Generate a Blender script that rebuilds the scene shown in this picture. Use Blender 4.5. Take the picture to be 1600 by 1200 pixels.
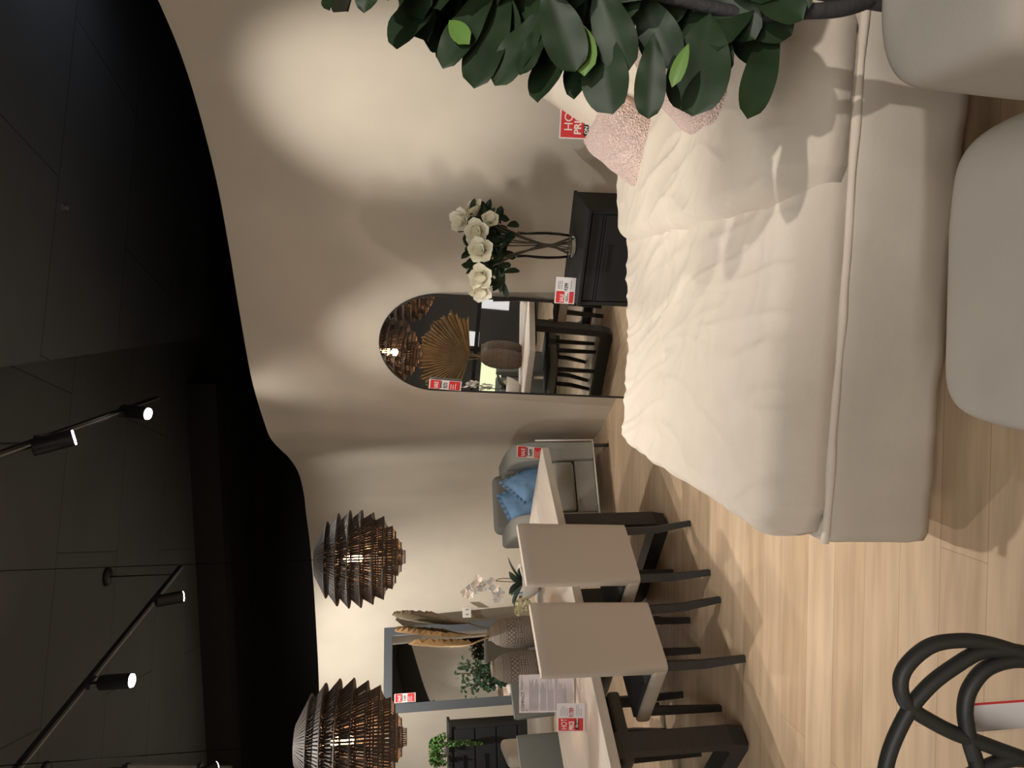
import bpy, bmesh, math, random
from mathutils import Vector, Matrix, noise, Euler
PI = math.pi
R = math.radians
C = bpy.context.scene
for o in list(bpy.data.objects): bpy.data.objects.remove(o)
col = C.collection

# ------------------------------------------------------------------ camera
cam_d = bpy.data.cameras.new('camera'); cam = bpy.data.objects.new('camera', cam_d); col.objects.link(cam)
T = math.atan(175/1150.0)
# the photograph was taken with the phone on its side: picture-left is the world's up
fw = Vector((0, math.cos(T), -math.sin(T))); dn = Vector((0, -math.sin(T), -math.cos(T))); rt = Vector((1, 0, 0))
m = Matrix.Identity(4)
for i in range(3):
    m[i][0] = dn[i]; m[i][1] = rt[i]; m[i][2] = -fw[i]
m[0][3], m[1][3], m[2][3] = 0, 0, 1.7
cam.matrix_world = m
cam_d.sensor_width = 36; cam_d.lens = 36*1150/1600; cam_d.clip_start = .02; cam_d.clip_end = 60
C.camera = cam

# ------------------------------------------------------------------ world, exposure
w = bpy.data.worlds.new('store_ambience'); C.world = w; w.use_nodes = True
w.node_tree.nodes['Background'].inputs[0].default_value = (1, .9, .78, 1)
w.node_tree.nodes['Background'].inputs[1].default_value = .15
C.view_settings.view_transform = 'Standard'; C.view_settings.look = 'None'
C.view_settings.gamma = 1; C.view_settings.exposure = 0; C.view_settings.use_curve_mapping = False

# ------------------------------------------------------------------ lights (each spot sits in a spotlight head built further down)
# name, lamp position, aim, cone, blend, power, colour
WARM = (1, .86, .68); NEUT = (1, .945, .87); COOL = (1, .97, .915)
SPOTS = [
 ('a', (-.29, 4.31, 3.45), (.27, 5.10, 1.40), 36, 1, 150, NEUT),
 ('b', (-.21, 5.50, 3.45), (-.62, 4.50, 0), 70, .9, 130, NEUT),
 ('c', (-1.70, 6.22, 3.42), (-1.65, 8.1, .4), 84, 1, 150, NEUT),
 ('i', (-1.87, 4.95, 3.37), (-1.72, 4.65, .5), 74, .9, 100, NEUT),
 ('d', (-3.68, 7.44, 3.45), (-3.7, 9.60, 1.2), 104, .95, 460, NEUT),
 ('e', (-.405, 3.35, 3.45), (.05, 3.05, .5), 70, .95, 215, NEUT),
 ('f', (-.48, 2.60, 3.45), (1.47, 3.90, 1.80), 31, 1, 310, NEUT),
 ('g', (-2.09, 3.10, 3.45), (-1.95, 3.1, 0), 60, .9, 35, NEUT),
 ('h', (1.25, -1.9, 3.45), (1.10, 3.2, .75), 34, .7, 420, NEUT),
 ('k', (-2.0, 3.80, 3.45), (-1.65, 3.9, .75), 84, .8, 170, NEUT),
 ('m', (-.53, 2.05, 3.45), (.98, 2.85, .72), 27, .9, 170, NEUT),
 ('u', (3.30, 4.6, 3.20), (2.4, 5.1, 3.9), 130, 1, 12, (.8, .86, 1)),
]
for n, p, t, ang, bl, pw, c in SPOTS:
    ld = bpy.data.lights.new('spot_lamp', 'SPOT'); ld.energy = pw; ld.color = c
    ld.spot_size = R(ang); ld.spot_blend = bl; ld.shadow_soft_size = .035
    lo = bpy.data.objects.new('spot_lamp', ld); col.objects.link(lo)
    d = (Vector(t)-Vector(p)).normalized()
    lo.location = Vector(p)+d*.02
    lo.rotation_euler = d.to_track_quat('-Z', 'Y').to_euler()
for p, s, e in [((-1.0, -3.4, 4.1), 3.0, 320), ((-6.5, 2.5, 4.1), 2.4, 130)]:       # unseen area fills added under the ceiling for ambient brightness
    ld = bpy.data.lights.new('fill_lamp', 'AREA'); ld.energy = e; ld.size = s; ld.color = COOL
    lo = bpy.data.objects.new('fill_lamp', ld); col.objects.link(lo); lo.location = p

# ------------------------------------------------------------------ materials
def mat(name, colr, rough=.6, metal=0, spec=.5, bump=0, bscale=50, var=0, vscale=3, kind='noise', stretch=(1, 1, 1), coat=0, emit=None, trans=0, bdist=.01, sheen=0):
    mt = bpy.data.materials.new(name); mt.use_nodes = True
    nt = mt.node_tree; b = nt.nodes['Principled BSDF']
    b.inputs['Base Color'].default_value = (*colr, 1); b.inputs['Roughness'].default_value = rough
    b.inputs['Metallic'].default_value = metal; b.inputs['Specular IOR Level'].default_value = spec
    b.inputs['Coat Weight'].default_value = coat; b.inputs['Sheen Weight'].default_value = sheen
    b.inputs['Transmission Weight'].default_value = trans
    if emit:
        b.inputs['Emission Color'].default_value = (*emit[0], 1); b.inputs['Emission Strength'].default_value = emit[1]
    if bump or var:
        tc = nt.nodes.new('ShaderNodeTexCoord'); mp = nt.nodes.new('ShaderNodeMapping'); mp.inputs['Scale'].default_value = stretch
        nt.links.new(tc.outputs['Object'], mp.inputs['Vector'])
    if var:
        n = nt.nodes.new('ShaderNodeTexNoise'); n.inputs['Scale'].default_value = vscale; n.inputs['Detail'].default_value = 5
        nt.links.new(mp.outputs['Vector'], n.inputs['Vector'])
        r = nt.nodes.new('ShaderNodeValToRGB'); r.color_ramp.elements[0].position = .3; r.color_ramp.elements[1].position = .7
        r.color_ramp.elements[0].color = (*[max(0, c*(1-var)) for c in colr], 1); r.color_ramp.elements[1].color = (*[min(1, c*(1+var)) for c in colr], 1)
        nt.links.new(n.outputs['Fac'], r.inputs['Fac']); nt.links.new(r.outputs['Color'], b.inputs['Base Color'])
    if bump:
        if kind == 'voronoi':
            n2 = nt.nodes.new('ShaderNodeTexVoronoi'); n2.inputs['Scale'].default_value = bscale; out = n2.outputs['Distance']
        else:
            n2 = nt.nodes.new('ShaderNodeTexNoise'); n2.inputs['Scale'].default_value = bscale; n2.inputs['Detail'].default_value = 6; out = n2.outputs['Fac']
        nt.links.new(mp.outputs['Vector'], n2.inputs['Vector'])
        bp = nt.nodes.new('ShaderNodeBump'); bp.inputs['Strength'].default_value = bump; bp.inputs['Distance'].default_value = bdist
        nt.links.new(out, bp.inputs['Height']); nt.links.new(bp.outputs['Normal'], b.inputs['Normal'])
    return mt

def weave(mt, sc=900, st=.25):
    """fine woven cloth bump on top of an existing material"""
    nt = mt.node_tree; b = nt.nodes['Principled BSDF']
    tc = nt.nodes.new('ShaderNodeTexCoord')
    n = nt.nodes.new('ShaderNodeTexNoise'); n.inputs['Scale'].default_value = sc
    nt.links.new(tc.outputs['Object'], n.inputs['Vector'])
    bp = nt.nodes.new('ShaderNodeBump'); bp.inputs['Strength'].default_value = st; bp.inputs['Distance'].default_value = .002
    nt.links.new(n.outputs['Fac'], bp.inputs['Height'])
    if b.inputs['Normal'].links: nt.links.new(b.inputs['Normal'].links[0].from_socket, bp.inputs['Normal'])
    nt.links.new(bp.outputs['Normal'], b.inputs['Normal'])
    return mt

M = {}
M['plaster'] = mat('plaster', (.56, .50, .41), .85, bump=.25, bscale=6, var=.07, vscale=1.6, bdist=.01)
M['ceil'] = mat('dark_ceiling', (.098, .112, .122), .9, bump=.1, bscale=20, var=.15, vscale=.8)
def seams(mt):
    nt = mt.node_tree; b = nt.nodes['Principled BSDF']; tc = nt.nodes.new('ShaderNodeTexCoord')
    mp = nt.nodes.new('ShaderNodeMapping'); mp.inputs['Rotation'].default_value = (0, 0, R(-12)); nt.links.new(tc.outputs['Object'], mp.inputs['Vector'])
    br = nt.nodes.new('ShaderNodeTexBrick'); br.inputs['Scale'].default_value = 1; br.inputs['Brick Width'].default_value = 2.4; br.inputs['Row Height'].default_value = 1.2
    br.inputs['Mortar Size'].default_value = .006; br.inputs['Color1'].default_value = (1, 1, 1, 1); br.inputs['Color2'].default_value = (.93, .93, .93, 1); br.inputs['Mortar'].default_value = (.45, .45, .45, 1)
    nt.links.new(mp.outputs['Vector'], br.inputs['Vector'])
    mx = nt.nodes.new('ShaderNodeMix'); mx.data_type = 'RGBA'; mx.blend_type = 'MULTIPLY'; mx.inputs['Factor'].default_value = 1
    nt.links.new(b.inputs['Base Color'].links[0].from_socket, mx.inputs['A']); nt.links.new(br.outputs['Color'], mx.inputs['B']); nt.links.new(mx.outputs['Result'], b.inputs['Base Color'])
seams(M['ceil'])
M['beam'] = mat('dark_beam', (.03, .028, .026), .9)
M['panelwall'] = mat('dark_wall_paint', (.045, .040, .036), .9)
M['linen'] = weave(mat('linen', (.66, .575, .48), .92, spec=.2, bump=.35, bscale=14, bdist=.012, sheen=.2, var=.03, vscale=8))
M['linen2'] = weave(mat('linen_base', (.54, .475, .40), .92, spec=.2, bump=.35, bscale=9, bdist=.012, var=.03, vscale=5))
M['linen3'] = weave(mat('linen_armchair', (.45, .405, .35), .92, spec=.2, bump=.2, bscale=12, bdist=.008, var=.03, vscale=5))
M['cream'] = weave(mat('cream_cotton', (.74, .66, .55), .9, spec=.2, bump=.2, bscale=14))
M['boucle'] = mat('pink_boucle', (.84, .62, .54), .95, spec=.15, bump=1, bscale=130, kind='voronoi', bdist=.012, sheen=.3)
M['pinkplain'] = weave(mat('pink_cotton', (.70, .52, .43), .9, spec=.2))
M['black'] = mat('black_metal', (.012, .012, .013), .45, spec=.5)
M['darkwood'] = mat('dark_stained_wood', (.024, .022, .020), .5, bump=.15, bscale=30, stretch=(1, 1, 12), var=.2, vscale=10)
M['charcoal'] = mat('charcoal_paint', (.017, .018, .018), .65, spec=.3, var=.15, vscale=6)
M['tabletop'] = mat('pale_tabletop', (.53, .475, .41), .45, var=.08, vscale=6, stretch=(1, 8, 8), bump=.05, bscale=40)
M['seatcloth'] = weave(mat('taupe_fabric', (.47, .405, .34), .85, spec=.25, bump=.1, bscale=12, bdist=.01))
M['leather'] = mat('grey_green_leather', (.145, .155, .14), .42, bump=.1, bscale=60, bdist=.003)
M['navyseat'] = mat('dark_underside', (.03, .032, .035), .8)
M['greycloth'] = weave(mat('grey_green_fabric', (.30, .30, .27), .85, spec=.2))
M['blue'] = weave(mat('blue_linen', (.20, .36, .58), .9, spec=.2, bump=.2, bscale=18, var=.08, vscale=14))
M['flax'] = weave(mat('flax_linen', (.30, .27, .19), .9, spec=.2))
M['white'] = mat('white_enamel', (.80, .77, .72), .4)
M['petal'] = mat('cream_petals', (.84, .80, .64), .6, bump=.1, bscale=60, bdist=.003)
M['petalw'] = mat('white_petals', (.92, .91, .88), .6)
M['petalg'] = mat('greenish_petals', (.78, .78, .55), .65)
M['leafdark'] = mat('dark_leaf', (.016, .031, .012), .5, var=.3, vscale=9, bump=.12, bscale=30, bdist=.006, spec=.28)
M['leafgrey'] = mat('blue_green_leaf', (.06, .095, .075), .42, var=.25, vscale=9)
M['lime'] = mat('lime_leaf', (.10, .19, .035), .45)
M['leafgreen'] = mat('bright_leaf', (.12, .24, .06), .55, var=.3, vscale=30)
M['midleaf'] = mat('mid_leaf', (.05, .12, .055), .5, var=.3, vscale=20)
M['bark'] = mat('dark_bark', (.030, .028, .028), .8, bump=.6, bscale=40, bdist=.01)
M['stem'] = mat('brown_stem', (.075, .060, .040), .7)
M['palm'] = mat('dried_palm', (.44, .31, .16), .8, var=.2, vscale=12)
M['palmgrey'] = mat('greyed_palm', (.25, .21, .14), .85, var=.2, vscale=12)
M['red'] = mat('red_print', (.66, .045, .045), .35, spec=.4)
M['paper'] = mat('white_card', (.78, .73, .72), .45)
M['lilac'] = mat('lilac_paper', (.66, .60, .62), .5)
M['ink'] = mat('black_print', (.02, .02, .02), .5)
M['greyink'] = mat('grey_print', (.28, .26, .28), .6)
M['redink'] = mat('red_ink', (.50, .05, .06), .5)
M['whiteink'] = mat('white_print', (.85, .80, .78), .5)
M['steel'] = mat('mirror_silver', (.86, .87, .86), .015, metal=1)
M['smoke'] = mat('soil', (.04, .03, .02), .9)
M['rattan'] = mat('black_rattan', (.040, .028, .021), .6)
M['bulb'] = mat('warm_bulb', (1, .7, .4), .4, emit=((1, .50, .20), 55))
M['cord'] = mat('matt_black_cord', (.004, .004, .004), 1, spec=0)
M['lens'] = mat('lit_lens', (1, 1, 1), .4, emit=((1, .93, .95), 26))
M['lensoff'] = mat('unlit_lens', (.1, .1, .1), .2)
M['greymetal'] = mat('grey_metal', (.20, .20, .20), .5)
M['curvy'] = mat('dark_bentwood', (.022, .022, .019), .55, var=.15, vscale=8)
M['socket'] = mat('white_plastic', (.66, .63, .57), .4)

def glassmat(name, c=(1, 1, 1), ior=1.45, rough=0):
    mt = bpy.data.materials.new(name); mt.use_nodes = True; nt = mt.node_tree; nt.nodes.clear()
    o = nt.nodes.new('ShaderNodeOutputMaterial'); g = nt.nodes.new('ShaderNodeBsdfGlass')
    g.inputs['Color'].default_value = (*c, 1); g.inputs['IOR'].default_value = ior; g.inputs['Roughness'].default_value = rough
    nt.links.new(g.outputs[0], o.inputs[0]); return mt
M['glass'] = glassmat('clear_glass', (.97, .98, .97))
def thinglass(name):
    mt = bpy.data.materials.new(name); mt.use_nodes = True; nt = mt.node_tree; nt.nodes.clear()
    o = nt.nodes.new('ShaderNodeOutputMaterial'); t = nt.nodes.new('ShaderNodeBsdfTransparent'); g = nt.nodes.new('ShaderNodeBsdfGlossy'); g.inputs['Roughness'].default_value = .05
    fr = nt.nodes.new('ShaderNodeFresnel'); fr.inputs[0].default_value = 1.25
    mx = nt.nodes.new('ShaderNodeMixShader'); nt.links.new(fr.outputs[0], mx.inputs[0]); nt.links.new(t.outputs[0], mx.inputs[1]); nt.links.new(g.outputs[0], mx.inputs[2])
    nt.links.new(mx.outputs[0], o.inputs[0]); return mt
M['acrylic'] = thinglass('clear_acrylic')

def floor_mat():
    mt = bpy.data.materials.new('oak_planks'); mt.use_nodes = True; nt = mt.node_tree; b = nt.nodes['Principled BSDF']
    tc = nt.nodes.new('ShaderNodeTexCoord'); mp = nt.nodes.new('ShaderNodeMapping'); mp.inputs['Rotation'].default_value = (0, 0, R(2))
    nt.links.new(tc.outputs['Object'], mp.inputs['Vector'])
    br = nt.nodes.new('ShaderNodeTexBrick'); br.inputs['Scale'].default_value = 1; br.inputs['Brick Width'].default_value = 1.6
    br.inputs['Row Height'].default_value = .19; br.inputs['Mortar Size'].default_value = .0012; br.inputs['Mortar Smooth'].default_value = .3
    br.offset = .37
    br.inputs['Color1'].default_value = (.50, .355, .225, 1); br.inputs['Color2'].default_value = (.60, .445, .30, 1); br.inputs['Mortar'].default_value = (.30, .21, .13, 1)
    br.inputs['Bias'].default_value = .0
    nt.links.new(mp.outputs['Vector'], br.inputs['Vector'])
    m2 = nt.nodes.new('ShaderNodeMapping'); m2.inputs['Scale'].default_value = (.9, 9, 1); nt.links.new(mp.outputs['Vector'], m2.inputs['Vector'])
    n = nt.nodes.new('ShaderNodeTexNoise'); n.inputs['Scale'].default_value = 2.2; n.inputs['Detail'].default_value = 8; nt.links.new(m2.outputs['Vector'], n.inputs['Vector'])
    r = nt.nodes.new('ShaderNodeValToRGB'); r.color_ramp.elements[0].color = (.80, .78, .76, 1); r.color_ramp.elements[1].color = (1.0, 1.0, 1.0, 1)
    r.color_ramp.elements[0].position = .35; r.color_ramp.elements[1].position = .65
    nt.links.new(n.outputs['Fac'], r.inputs['Fac'])
    mx = nt.nodes.new('ShaderNodeMix'); mx.data_type = 'RGBA'; mx.blend_type = 'MULTIPLY'; mx.inputs['Factor'].default_value = 1
    nt.links.new(br.outputs['Color'], mx.inputs['A']); nt.links.new(r.outputs['Color'], mx.inputs['B'])
    nt.links.new(mx.outputs['Result'], b.inputs['Base Color']); b.inputs['Roughness'].default_value = .5
    b.inputs['Specular IOR Level'].default_value = .35
    return mt
M['floor'] = floor_mat()

def vase_mat():
    """grey clay vase with incised geometric bands (drawn in height and angle)"""
    mt = bpy.data.materials.new('incised_clay'); mt.use_nodes = True; nt = mt.node_tree; b = nt.nodes['Principled BSDF']
    N = nt.nodes.new; L = nt.links.new
    def mth(op, a, bb=None, c=None):
        n = N('ShaderNodeMath'); n.operation = op
        for i, v in enumerate((a, bb, c)):
            if v is None: continue
            if isinstance(v, (int, float)): n.inputs[i].default_value = v
            else: L(v, n.inputs[i])
        return n.outputs[0]
    tc = N('ShaderNodeTexCoord'); sp = N('ShaderNodeSeparateXYZ'); L(tc.outputs['Object'], sp.inputs[0])
    x, y, z = sp.outputs
    ang = mth('DIVIDE', mth('ARCTAN2', y, x), 2*PI)
    zz = z
    def line(v, period, width):                       # 1 on a thin line
        f = mth('FRACT', mth('DIVIDE', v, period)); return mth('LESS_THAN', f, width)
    def band(lo, hi):
        return mth('MULTIPLY', mth('GREATER_THAN', zz, lo), mth('LESS_THAN', zz, hi))
    tri = mth('ABSOLUTE', mth('SUBTRACT', mth('FRACT', mth('MULTIPLY', ang, 14)), .5))
    chev = line(mth('ADD', zz, mth('MULTIPLY', tri, .075)), .021, .30)
    hatch = mth('MAXIMUM', line(ang, 1/44, .25), line(zz, .022, .2))
    hl = line(zz, .012, .3)
    dia = mth('MAXIMUM', line(mth('ADD', zz, mth('MULTIPLY', ang, .6)), .0272727, .2), line(mth('SUBTRACT', zz, mth('MULTIPLY', ang, .6)), .0272727, .2))
    tot = mth('MULTIPLY', chev, band(.285, .325))
    tot = mth('MAXIMUM', tot, mth('MULTIPLY', dia, band(.24, .28)))
    blocks = mth('GREATER_THAN', mth('FRACT', mth('MULTIPLY', ang, 8)), .5)
    blk = mth('ADD', mth('MULTIPLY', hl, blocks), mth('MULTIPLY', hatch, mth('SUBTRACT', 1, blocks)))
    tot = mth('MAXIMUM', tot, mth('MULTIPLY', blk, band(.185, .235)))
    tot = mth('MAXIMUM', tot, mth('MULTIPLY', chev, band(.13, .18)))
    tot = mth('MAXIMUM', tot, mth('MULTIPLY', dia, band(.085, .125)))
    tot = mth('MAXIMUM', tot, mth('MULTIPLY', blk, band(.02, .08)))
    tot = mth('MAXIMUM', tot, mth('MULTIPLY', line(ang, 1/60, .25), band(.33, .37)))
    for h in (.283, .238, .183, .128, .083, .328):
        tot = mth('MAXIMUM', tot, band(h-.0015, h+.0015))
    mx = N('ShaderNodeMix'); mx.data_type = 'RGBA'; L(tot, mx.inputs['Factor'])
    mx.inputs['A'].default_value = (.25, .22, .185, 1); mx.inputs['B'].default_value = (.055, .047, .042, 1)
    L(mx.outputs['Result'], b.inputs['Base Color']); b.inputs['Roughness'].default_value = .85
    return mt
M['vase'] = vase_mat()

# ------------------------------------------------------------------ helpers
def link(o, parent=None):
    col.objects.link(o)
    if parent is not None: o.parent = parent
    return o
def obj(name, bm, m_, parent=None, smooth=True, loc=None, rot=None, sub=0, auto=None):
    me = bpy.data.meshes.new(name); bmesh.ops.recalc_face_normals(bm, faces=bm.faces) if smooth != 'raw' else None
    bm.to_mesh(me); bm.free(); me.materials.append(M[m_] if isinstance(m_, str) else m_)
    for p in me.polygons: p.use_smooth = bool(smooth)
    if auto:
        me.set_sharp_from_angle(angle=R(auto))
    o = bpy.data.objects.new(name, me); link(o, parent)
    if loc: o.location = loc
    if rot: o.rotation_euler = rot
    if sub:
        s = o.modifiers.new('sub', 'SUBSURF'); s.levels = sub; s.render_levels = sub
    return o
def tag(o, label=None, cat=None, group=None, kind=None):
    if label: o['label'] = label
    if cat: o['category'] = cat
    if group: o['group'] = group
    if kind: o['kind'] = kind
    return o
def thing(name, label, cat, loc=(0, 0, 0), rz=0, group=None):
    o = bpy.data.objects.new(name, None); col.objects.link(o); o.empty_display_size = .1
    o.location = loc; o.rotation_euler = (0, 0, rz); return tag(o, label, cat, group)
def struct(o): o['kind'] = 'structure'; return o
def dup(root, loc, rz, label, group=None):
    r = root.copy(); col.objects.link(r); r.location = loc; r.rotation_euler = (0, 0, rz); r['label'] = label
    if group: r['group'] = group
    for ch in list(root.children):
        c = ch.copy(); col.objects.link(c); c.parent = r
        for g in ch.children:
            d = g.copy(); col.objects.link(d); d.parent = c
    return r
def box(bm, c, s, rot=None, bev=0, seg=2, taper=None):
    """box of size s centred at c"""
    r = bmesh.ops.create_cube(bm, size=1); vs = r['verts']
    for v in vs:
        v.co = Vector((v.co.x*s[0], v.co.y*s[1], v.co.z*s[2]))
        if taper and v.co.z < 0: v.co.x *= taper; v.co.y *= taper
    if bev:
        es = set(e for v in vs for e in v.link_edges)
        rr = bmesh.ops.bevel(bm, geom=list(es), offset=bev, segments=seg, affect='EDGES', profile=.5)
        vs = list(set(rr['verts']) | set(v for v in vs if v.is_valid))
        fs = set(f for v in vs for f in v.link_faces); vs = list(set(v for f in fs for v in f.verts))
    mt = Matrix.Translation(c) @ (rot.to_4x4() if rot else Matrix.Identity(4))
    for v in vs: v.co = mt @ v.co
    return bm
def BM(): return bmesh.new()
def bx(c, s, rot=None, bev=0, seg=2, taper=None): return box(BM(), c, s, rot, bev, seg, taper)
def tube(bm, pts, r, n=8, closed=False, cap=True, squash=None):
    pts = [Vector(p) for p in pts]; L = len(pts); rings = []
    up = Vector((0, 0, 1)); prev = None
    for i, p in enumerate(pts):
        if closed: t = (pts[(i+1) % L]-pts[i-1])
        else: t = pts[min(i+1, L-1)]-pts[max(i-1, 0)]
        if t.length < 1e-9: t = Vector((0, 0, 1))
        t.normalize()
        if prev is None:
            a = t.cross(up)
            if a.length < .1: a = t.cross(Vector((1, 0, 0)))
            a.normalize()
        else:
            a = prev-t*prev.dot(t)
            if a.length < 1e-6: a = t.cross(up)
            a.normalize()
        prev = a; b = t.cross(a)
        rr = r[i] if isinstance(r, (list, tuple)) else r
        rings.append([bm.verts.new(p+(a*math.cos(2*PI*k/n)+b*math.sin(2*PI*k/n))*rr) for k in range(n)])
    for i in range(L-1 if not closed else L):
        A, B = rings[i], rings[(i+1) % L]
        for k in range(n): bm.faces.new((A[k], A[(k+1) % n], B[(k+1) % n], B[k]))
    if cap and not closed:
        bm.faces.new(list(reversed(rings[0]))); bm.faces.new(rings[-1])
    return bm
def lathe(bm, prof, n=32, c=(0, 0, 0), cap=True):
    rings = []
    for r, z in prof: rings.append([bm.verts.new((c[0]+r*math.cos(2*PI*k/n), c[1]+r*math.sin(2*PI*k/n), c[2]+z)) for k in range(n)])
    for A, B in zip(rings, rings[1:]):
        for k in range(n): bm.faces.new((A[k], A[(k+1) % n], B[(k+1) % n], B[k]))
    if cap:
        if prof[0][0] > 1e-4: bm.faces.new(list(reversed(rings[0])))
        if prof[-1][0] > 1e-4: bm.faces.new(rings[-1])
    return bm
def cyl(bm, p0, p1, r0, r1=None, n=16):
    return tube(bm, [p0, p1], [r0, r0 if r1 is None else r1], n)
def grid(bm, fn, nu, nv, closeu=False):
    V = [[bm.verts.new(fn(i/(nu if closeu else nu), j/nv)) for j in range(nv+1)] for i in range(nu+(0 if closeu else 1))]
    for i in range(nu):
        for j in range(nv):
            A = V[i]; B = V[(i+1) % len(V)]
            bm.faces.new((A[j], B[j], B[j+1], A[j+1]))
    return V
def catmull(P, n=8):
    P = [Vector(p) for p in P]; out = []
    for i in range(len(P)-1):
        p0 = P[max(i-1, 0)]; p1 = P[i]; p2 = P[i+1]; p3 = P[min(i+2, len(P)-1)]
        for k in range(n):
            t = k/n
            out.append(.5*((2*p1)+(p2-p0)*t+(2*p0-5*p1+4*p2-p3)*t*t+(3*p1-p0-3*p2+p3)*t**3))
    out.append(P[-1]); return out
def cushion(w_, h_, t_, puff=.55, wr=.006, seed=0, n=22, pinch=.06):
    """scatter cushion standing in x-z, thickness along y"""
    bm = BM()
    for sgn in (1, -1):
        def f(u, v):
            a = 2*u-1; b = 2*v-1
            e = (max(0, 1-abs(a)**2.6))**puff*(max(0, 1-abs(b)**2.6))**puff
            x = a*w_/2*(1-pinch*(1-b*b)); z = b*h_/2*(1-pinch*(1-a*a))
            q = noise.noise(Vector((a*2.3+seed, b*2.3, sgn*3)))*wr*2
            return Vector((x, sgn*(t_/2*e+(q if e > .05 else 0)), z+h_/2))
        grid(bm, f, n, n)
    bmesh.ops.remove_doubles(bm, verts=bm.verts, dist=.0008)
    return bm

# text as flat printed mesh
def text(s, size, m_, parent, loc, bold=0, name='lettering', sx=1, rot=(PI/2, 0, 0), align='LEFT'):
    cu = bpy.data.curves.new('t', 'FONT'); cu.body = s; cu.size = size; cu.extrude = .0002; cu.offset = bold; cu.align_x = align
    to = bpy.data.objects.new('t', cu); col.objects.link(to)
    dg = bpy.context.evaluated_depsgraph_get(); me = bpy.data.meshes.new_from_object(to.evaluated_get(dg))
    bpy.data.objects.remove(to); me.materials.clear(); me.materials.append(M[m_])
    o = bpy.data.objects.new(name, me); link(o, parent); o.location = loc; o.rotation_euler = rot; o.scale = (sx, 1, 1)
    return o
def flat(name, x0, x1, z0, z1, y, m_, parent, t=.0006):
    return obj(name, bx(((x0+x1)/2, y, (z0+z1)/2), (x1-x0, t, z1-z0)), m_, parent, smooth=False)
def lines(name, x0, x1, rows, y, m_, parent, h=.0016, seed=1):
    rnd = random.Random(seed); bm = BM()
    for z in rows:
        xe = x0+(x1-x0)*rnd.uniform(.6, 1)
        box(bm, ((x0+xe)/2, y, z), (xe-x0, .0004, h))
    return obj(name, bm, m_, parent, smooth=False)

def hot_price_tag(label, loc, rz, w_, h_, price=None, lean=0, group=None, plain=False):
    """clear stand holding a red and white HOT PRICE card; faces -y"""
    t = thing('price_tag', label, 'price tag', loc, rz, group); t.rotation_euler = (lean, 0, rz)
    obj('holder', bx((0, .004, h_/2), (w_+.008, .002, h_+.006)), 'acrylic', t, smooth=False)
    c = obj('card', bx((0, 0, h_/2), (w_, .0015, h_)), 'paper', t, smooth=False)
    y = -.0013
    if price:
        flat('red_panel', -w_*.47, -w_*.03, h_*.06, h_*.94, y, 'red', t)
        text('HOT', h_*.30, 'whiteink', t, (-w_*.43, y-.0006, h_*.64), h_*.001, sx=.60*w_/h_)
        text('PRICE', h_*.235, 'whiteink', t, (-w_*.44, y-.0006, h_*.40), h_*.008, sx=.50*w_/h_)
        flat('black_strip', -w_*.43, -w_*.07, h_*.22, h_*.335, y-.0004, 'ink', t)
        text('On now', h_*.10, 'whiteink', t, (-w_*.36, y-.0010, h_*.25), h_*.003)
        text(price, h_*.235, 'redink', t, (w_*.01, y-.0006, h_*.40), h_*.004, sx=.56*w_/h_)
        lines('small_print', w_*.05, w_*.42, [h_*k for k in (.86, .80, .74, .68, .62)], y, 'greyink', t, h_*.014)
        lines('small_print', w_*.05, w_*.45, [h_*k for k in (.30, .24, .18, .12)], y, 'greyink', t, h_*.014, 2)
    else:
        flat('red_panel', -w_*.46, w_*.46, h_*.40, h_*.97, y, 'red', t)
        text('HOT', h_*.26, 'whiteink', t, (-w_*.28, y-.0006, h_*.72), 0)
        text('PRICE', h_*.21, 'whiteink', t, (-w_*.37, y-.0006, h_*.53), h_*.006)
        flat('black_strip', -w_*.40, w_*.22, h_*.36, h_*.47, y-.0005, 'ink', t)
        text('ON NOW', h_*.10, 'whiteink', t, (-w_*.34, y-.0011, h_*.38), h_*.003)
        lines('small_print', -w_*.40, w_*.36, [h_*k for k in (.28, .22, .16, .10)], y, 'greyink', t, h_*.016)
    return t
def sale_tag(label, loc, rz, w_, h_, price, lean=0, tilt=0, wide=False, group=None):
    t = thing('price_tag', label, 'price tag', loc, rz, group); t.rotation_euler = (lean, tilt, rz)
    obj('holder', bx((0, .004, h_/2+.004), (w_+.01, .002, h_+.018)), 'acrylic', t, smooth=False)
    obj('card', bx((0, 0, h_/2), (w_, .0015, h_)), 'paper', t, smooth=False)
    y = -.0013
    if wide:
        flat('red_panel', -w_*.47, -w_*.03, h_*.52, h_*.94, y, 'red', t)
        text('SALE', h_*.26, 'whiteink', t, (-w_*.43, y-.0006, h_*.56), h_*.006, sx=.72)
        flat('red_panel', -w_*.47, -w_*.03, h_*.06, h_*.28, y, 'red', t)
        lines('small_print', -w_*.42, -w_*.08, [h_*.42, h_*.35], y, 'ink', t, h_*.03)
        text(price, h_*.24, 'ink', t, (0, y-.0006, h_*.38), h_*.006, sx=.8)
        lines('small_print', w_*.05, w_*.40, [h_*.86, h_*.78, h_*.68, h_*.22], y, 'ink', t, h_*.02, 5)
    else:
        flat('red_panel', -w_*.46, w_*.46, h_*.66, h_*.96, y, 'red', t)
        text('SALE', h_*.17, 'whiteink', t, (-w_*.38, y-.0006, h_*.72), h_*.004, sx=1.9*w_/h_)
        flat('black_strip', -w_*.36, w_*.40, h_*.615, h_*.65, y, 'ink', t)
        text(price, h_*.165, 'ink', t, (-w_*.36, y-.0006, h_*.44), h_*.004, sx=1.9*w_/h_)
        flat('red_panel', -w_*.46, w_*.46, h_*.04, h_*.38, y, 'red', t)
        lines('small_print', -w_*.38, w_*.34, [h_*.32, h_*.25, h_*.18], y-.0004, 'whiteink', t, h_*.02, 7)
    return t

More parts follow.
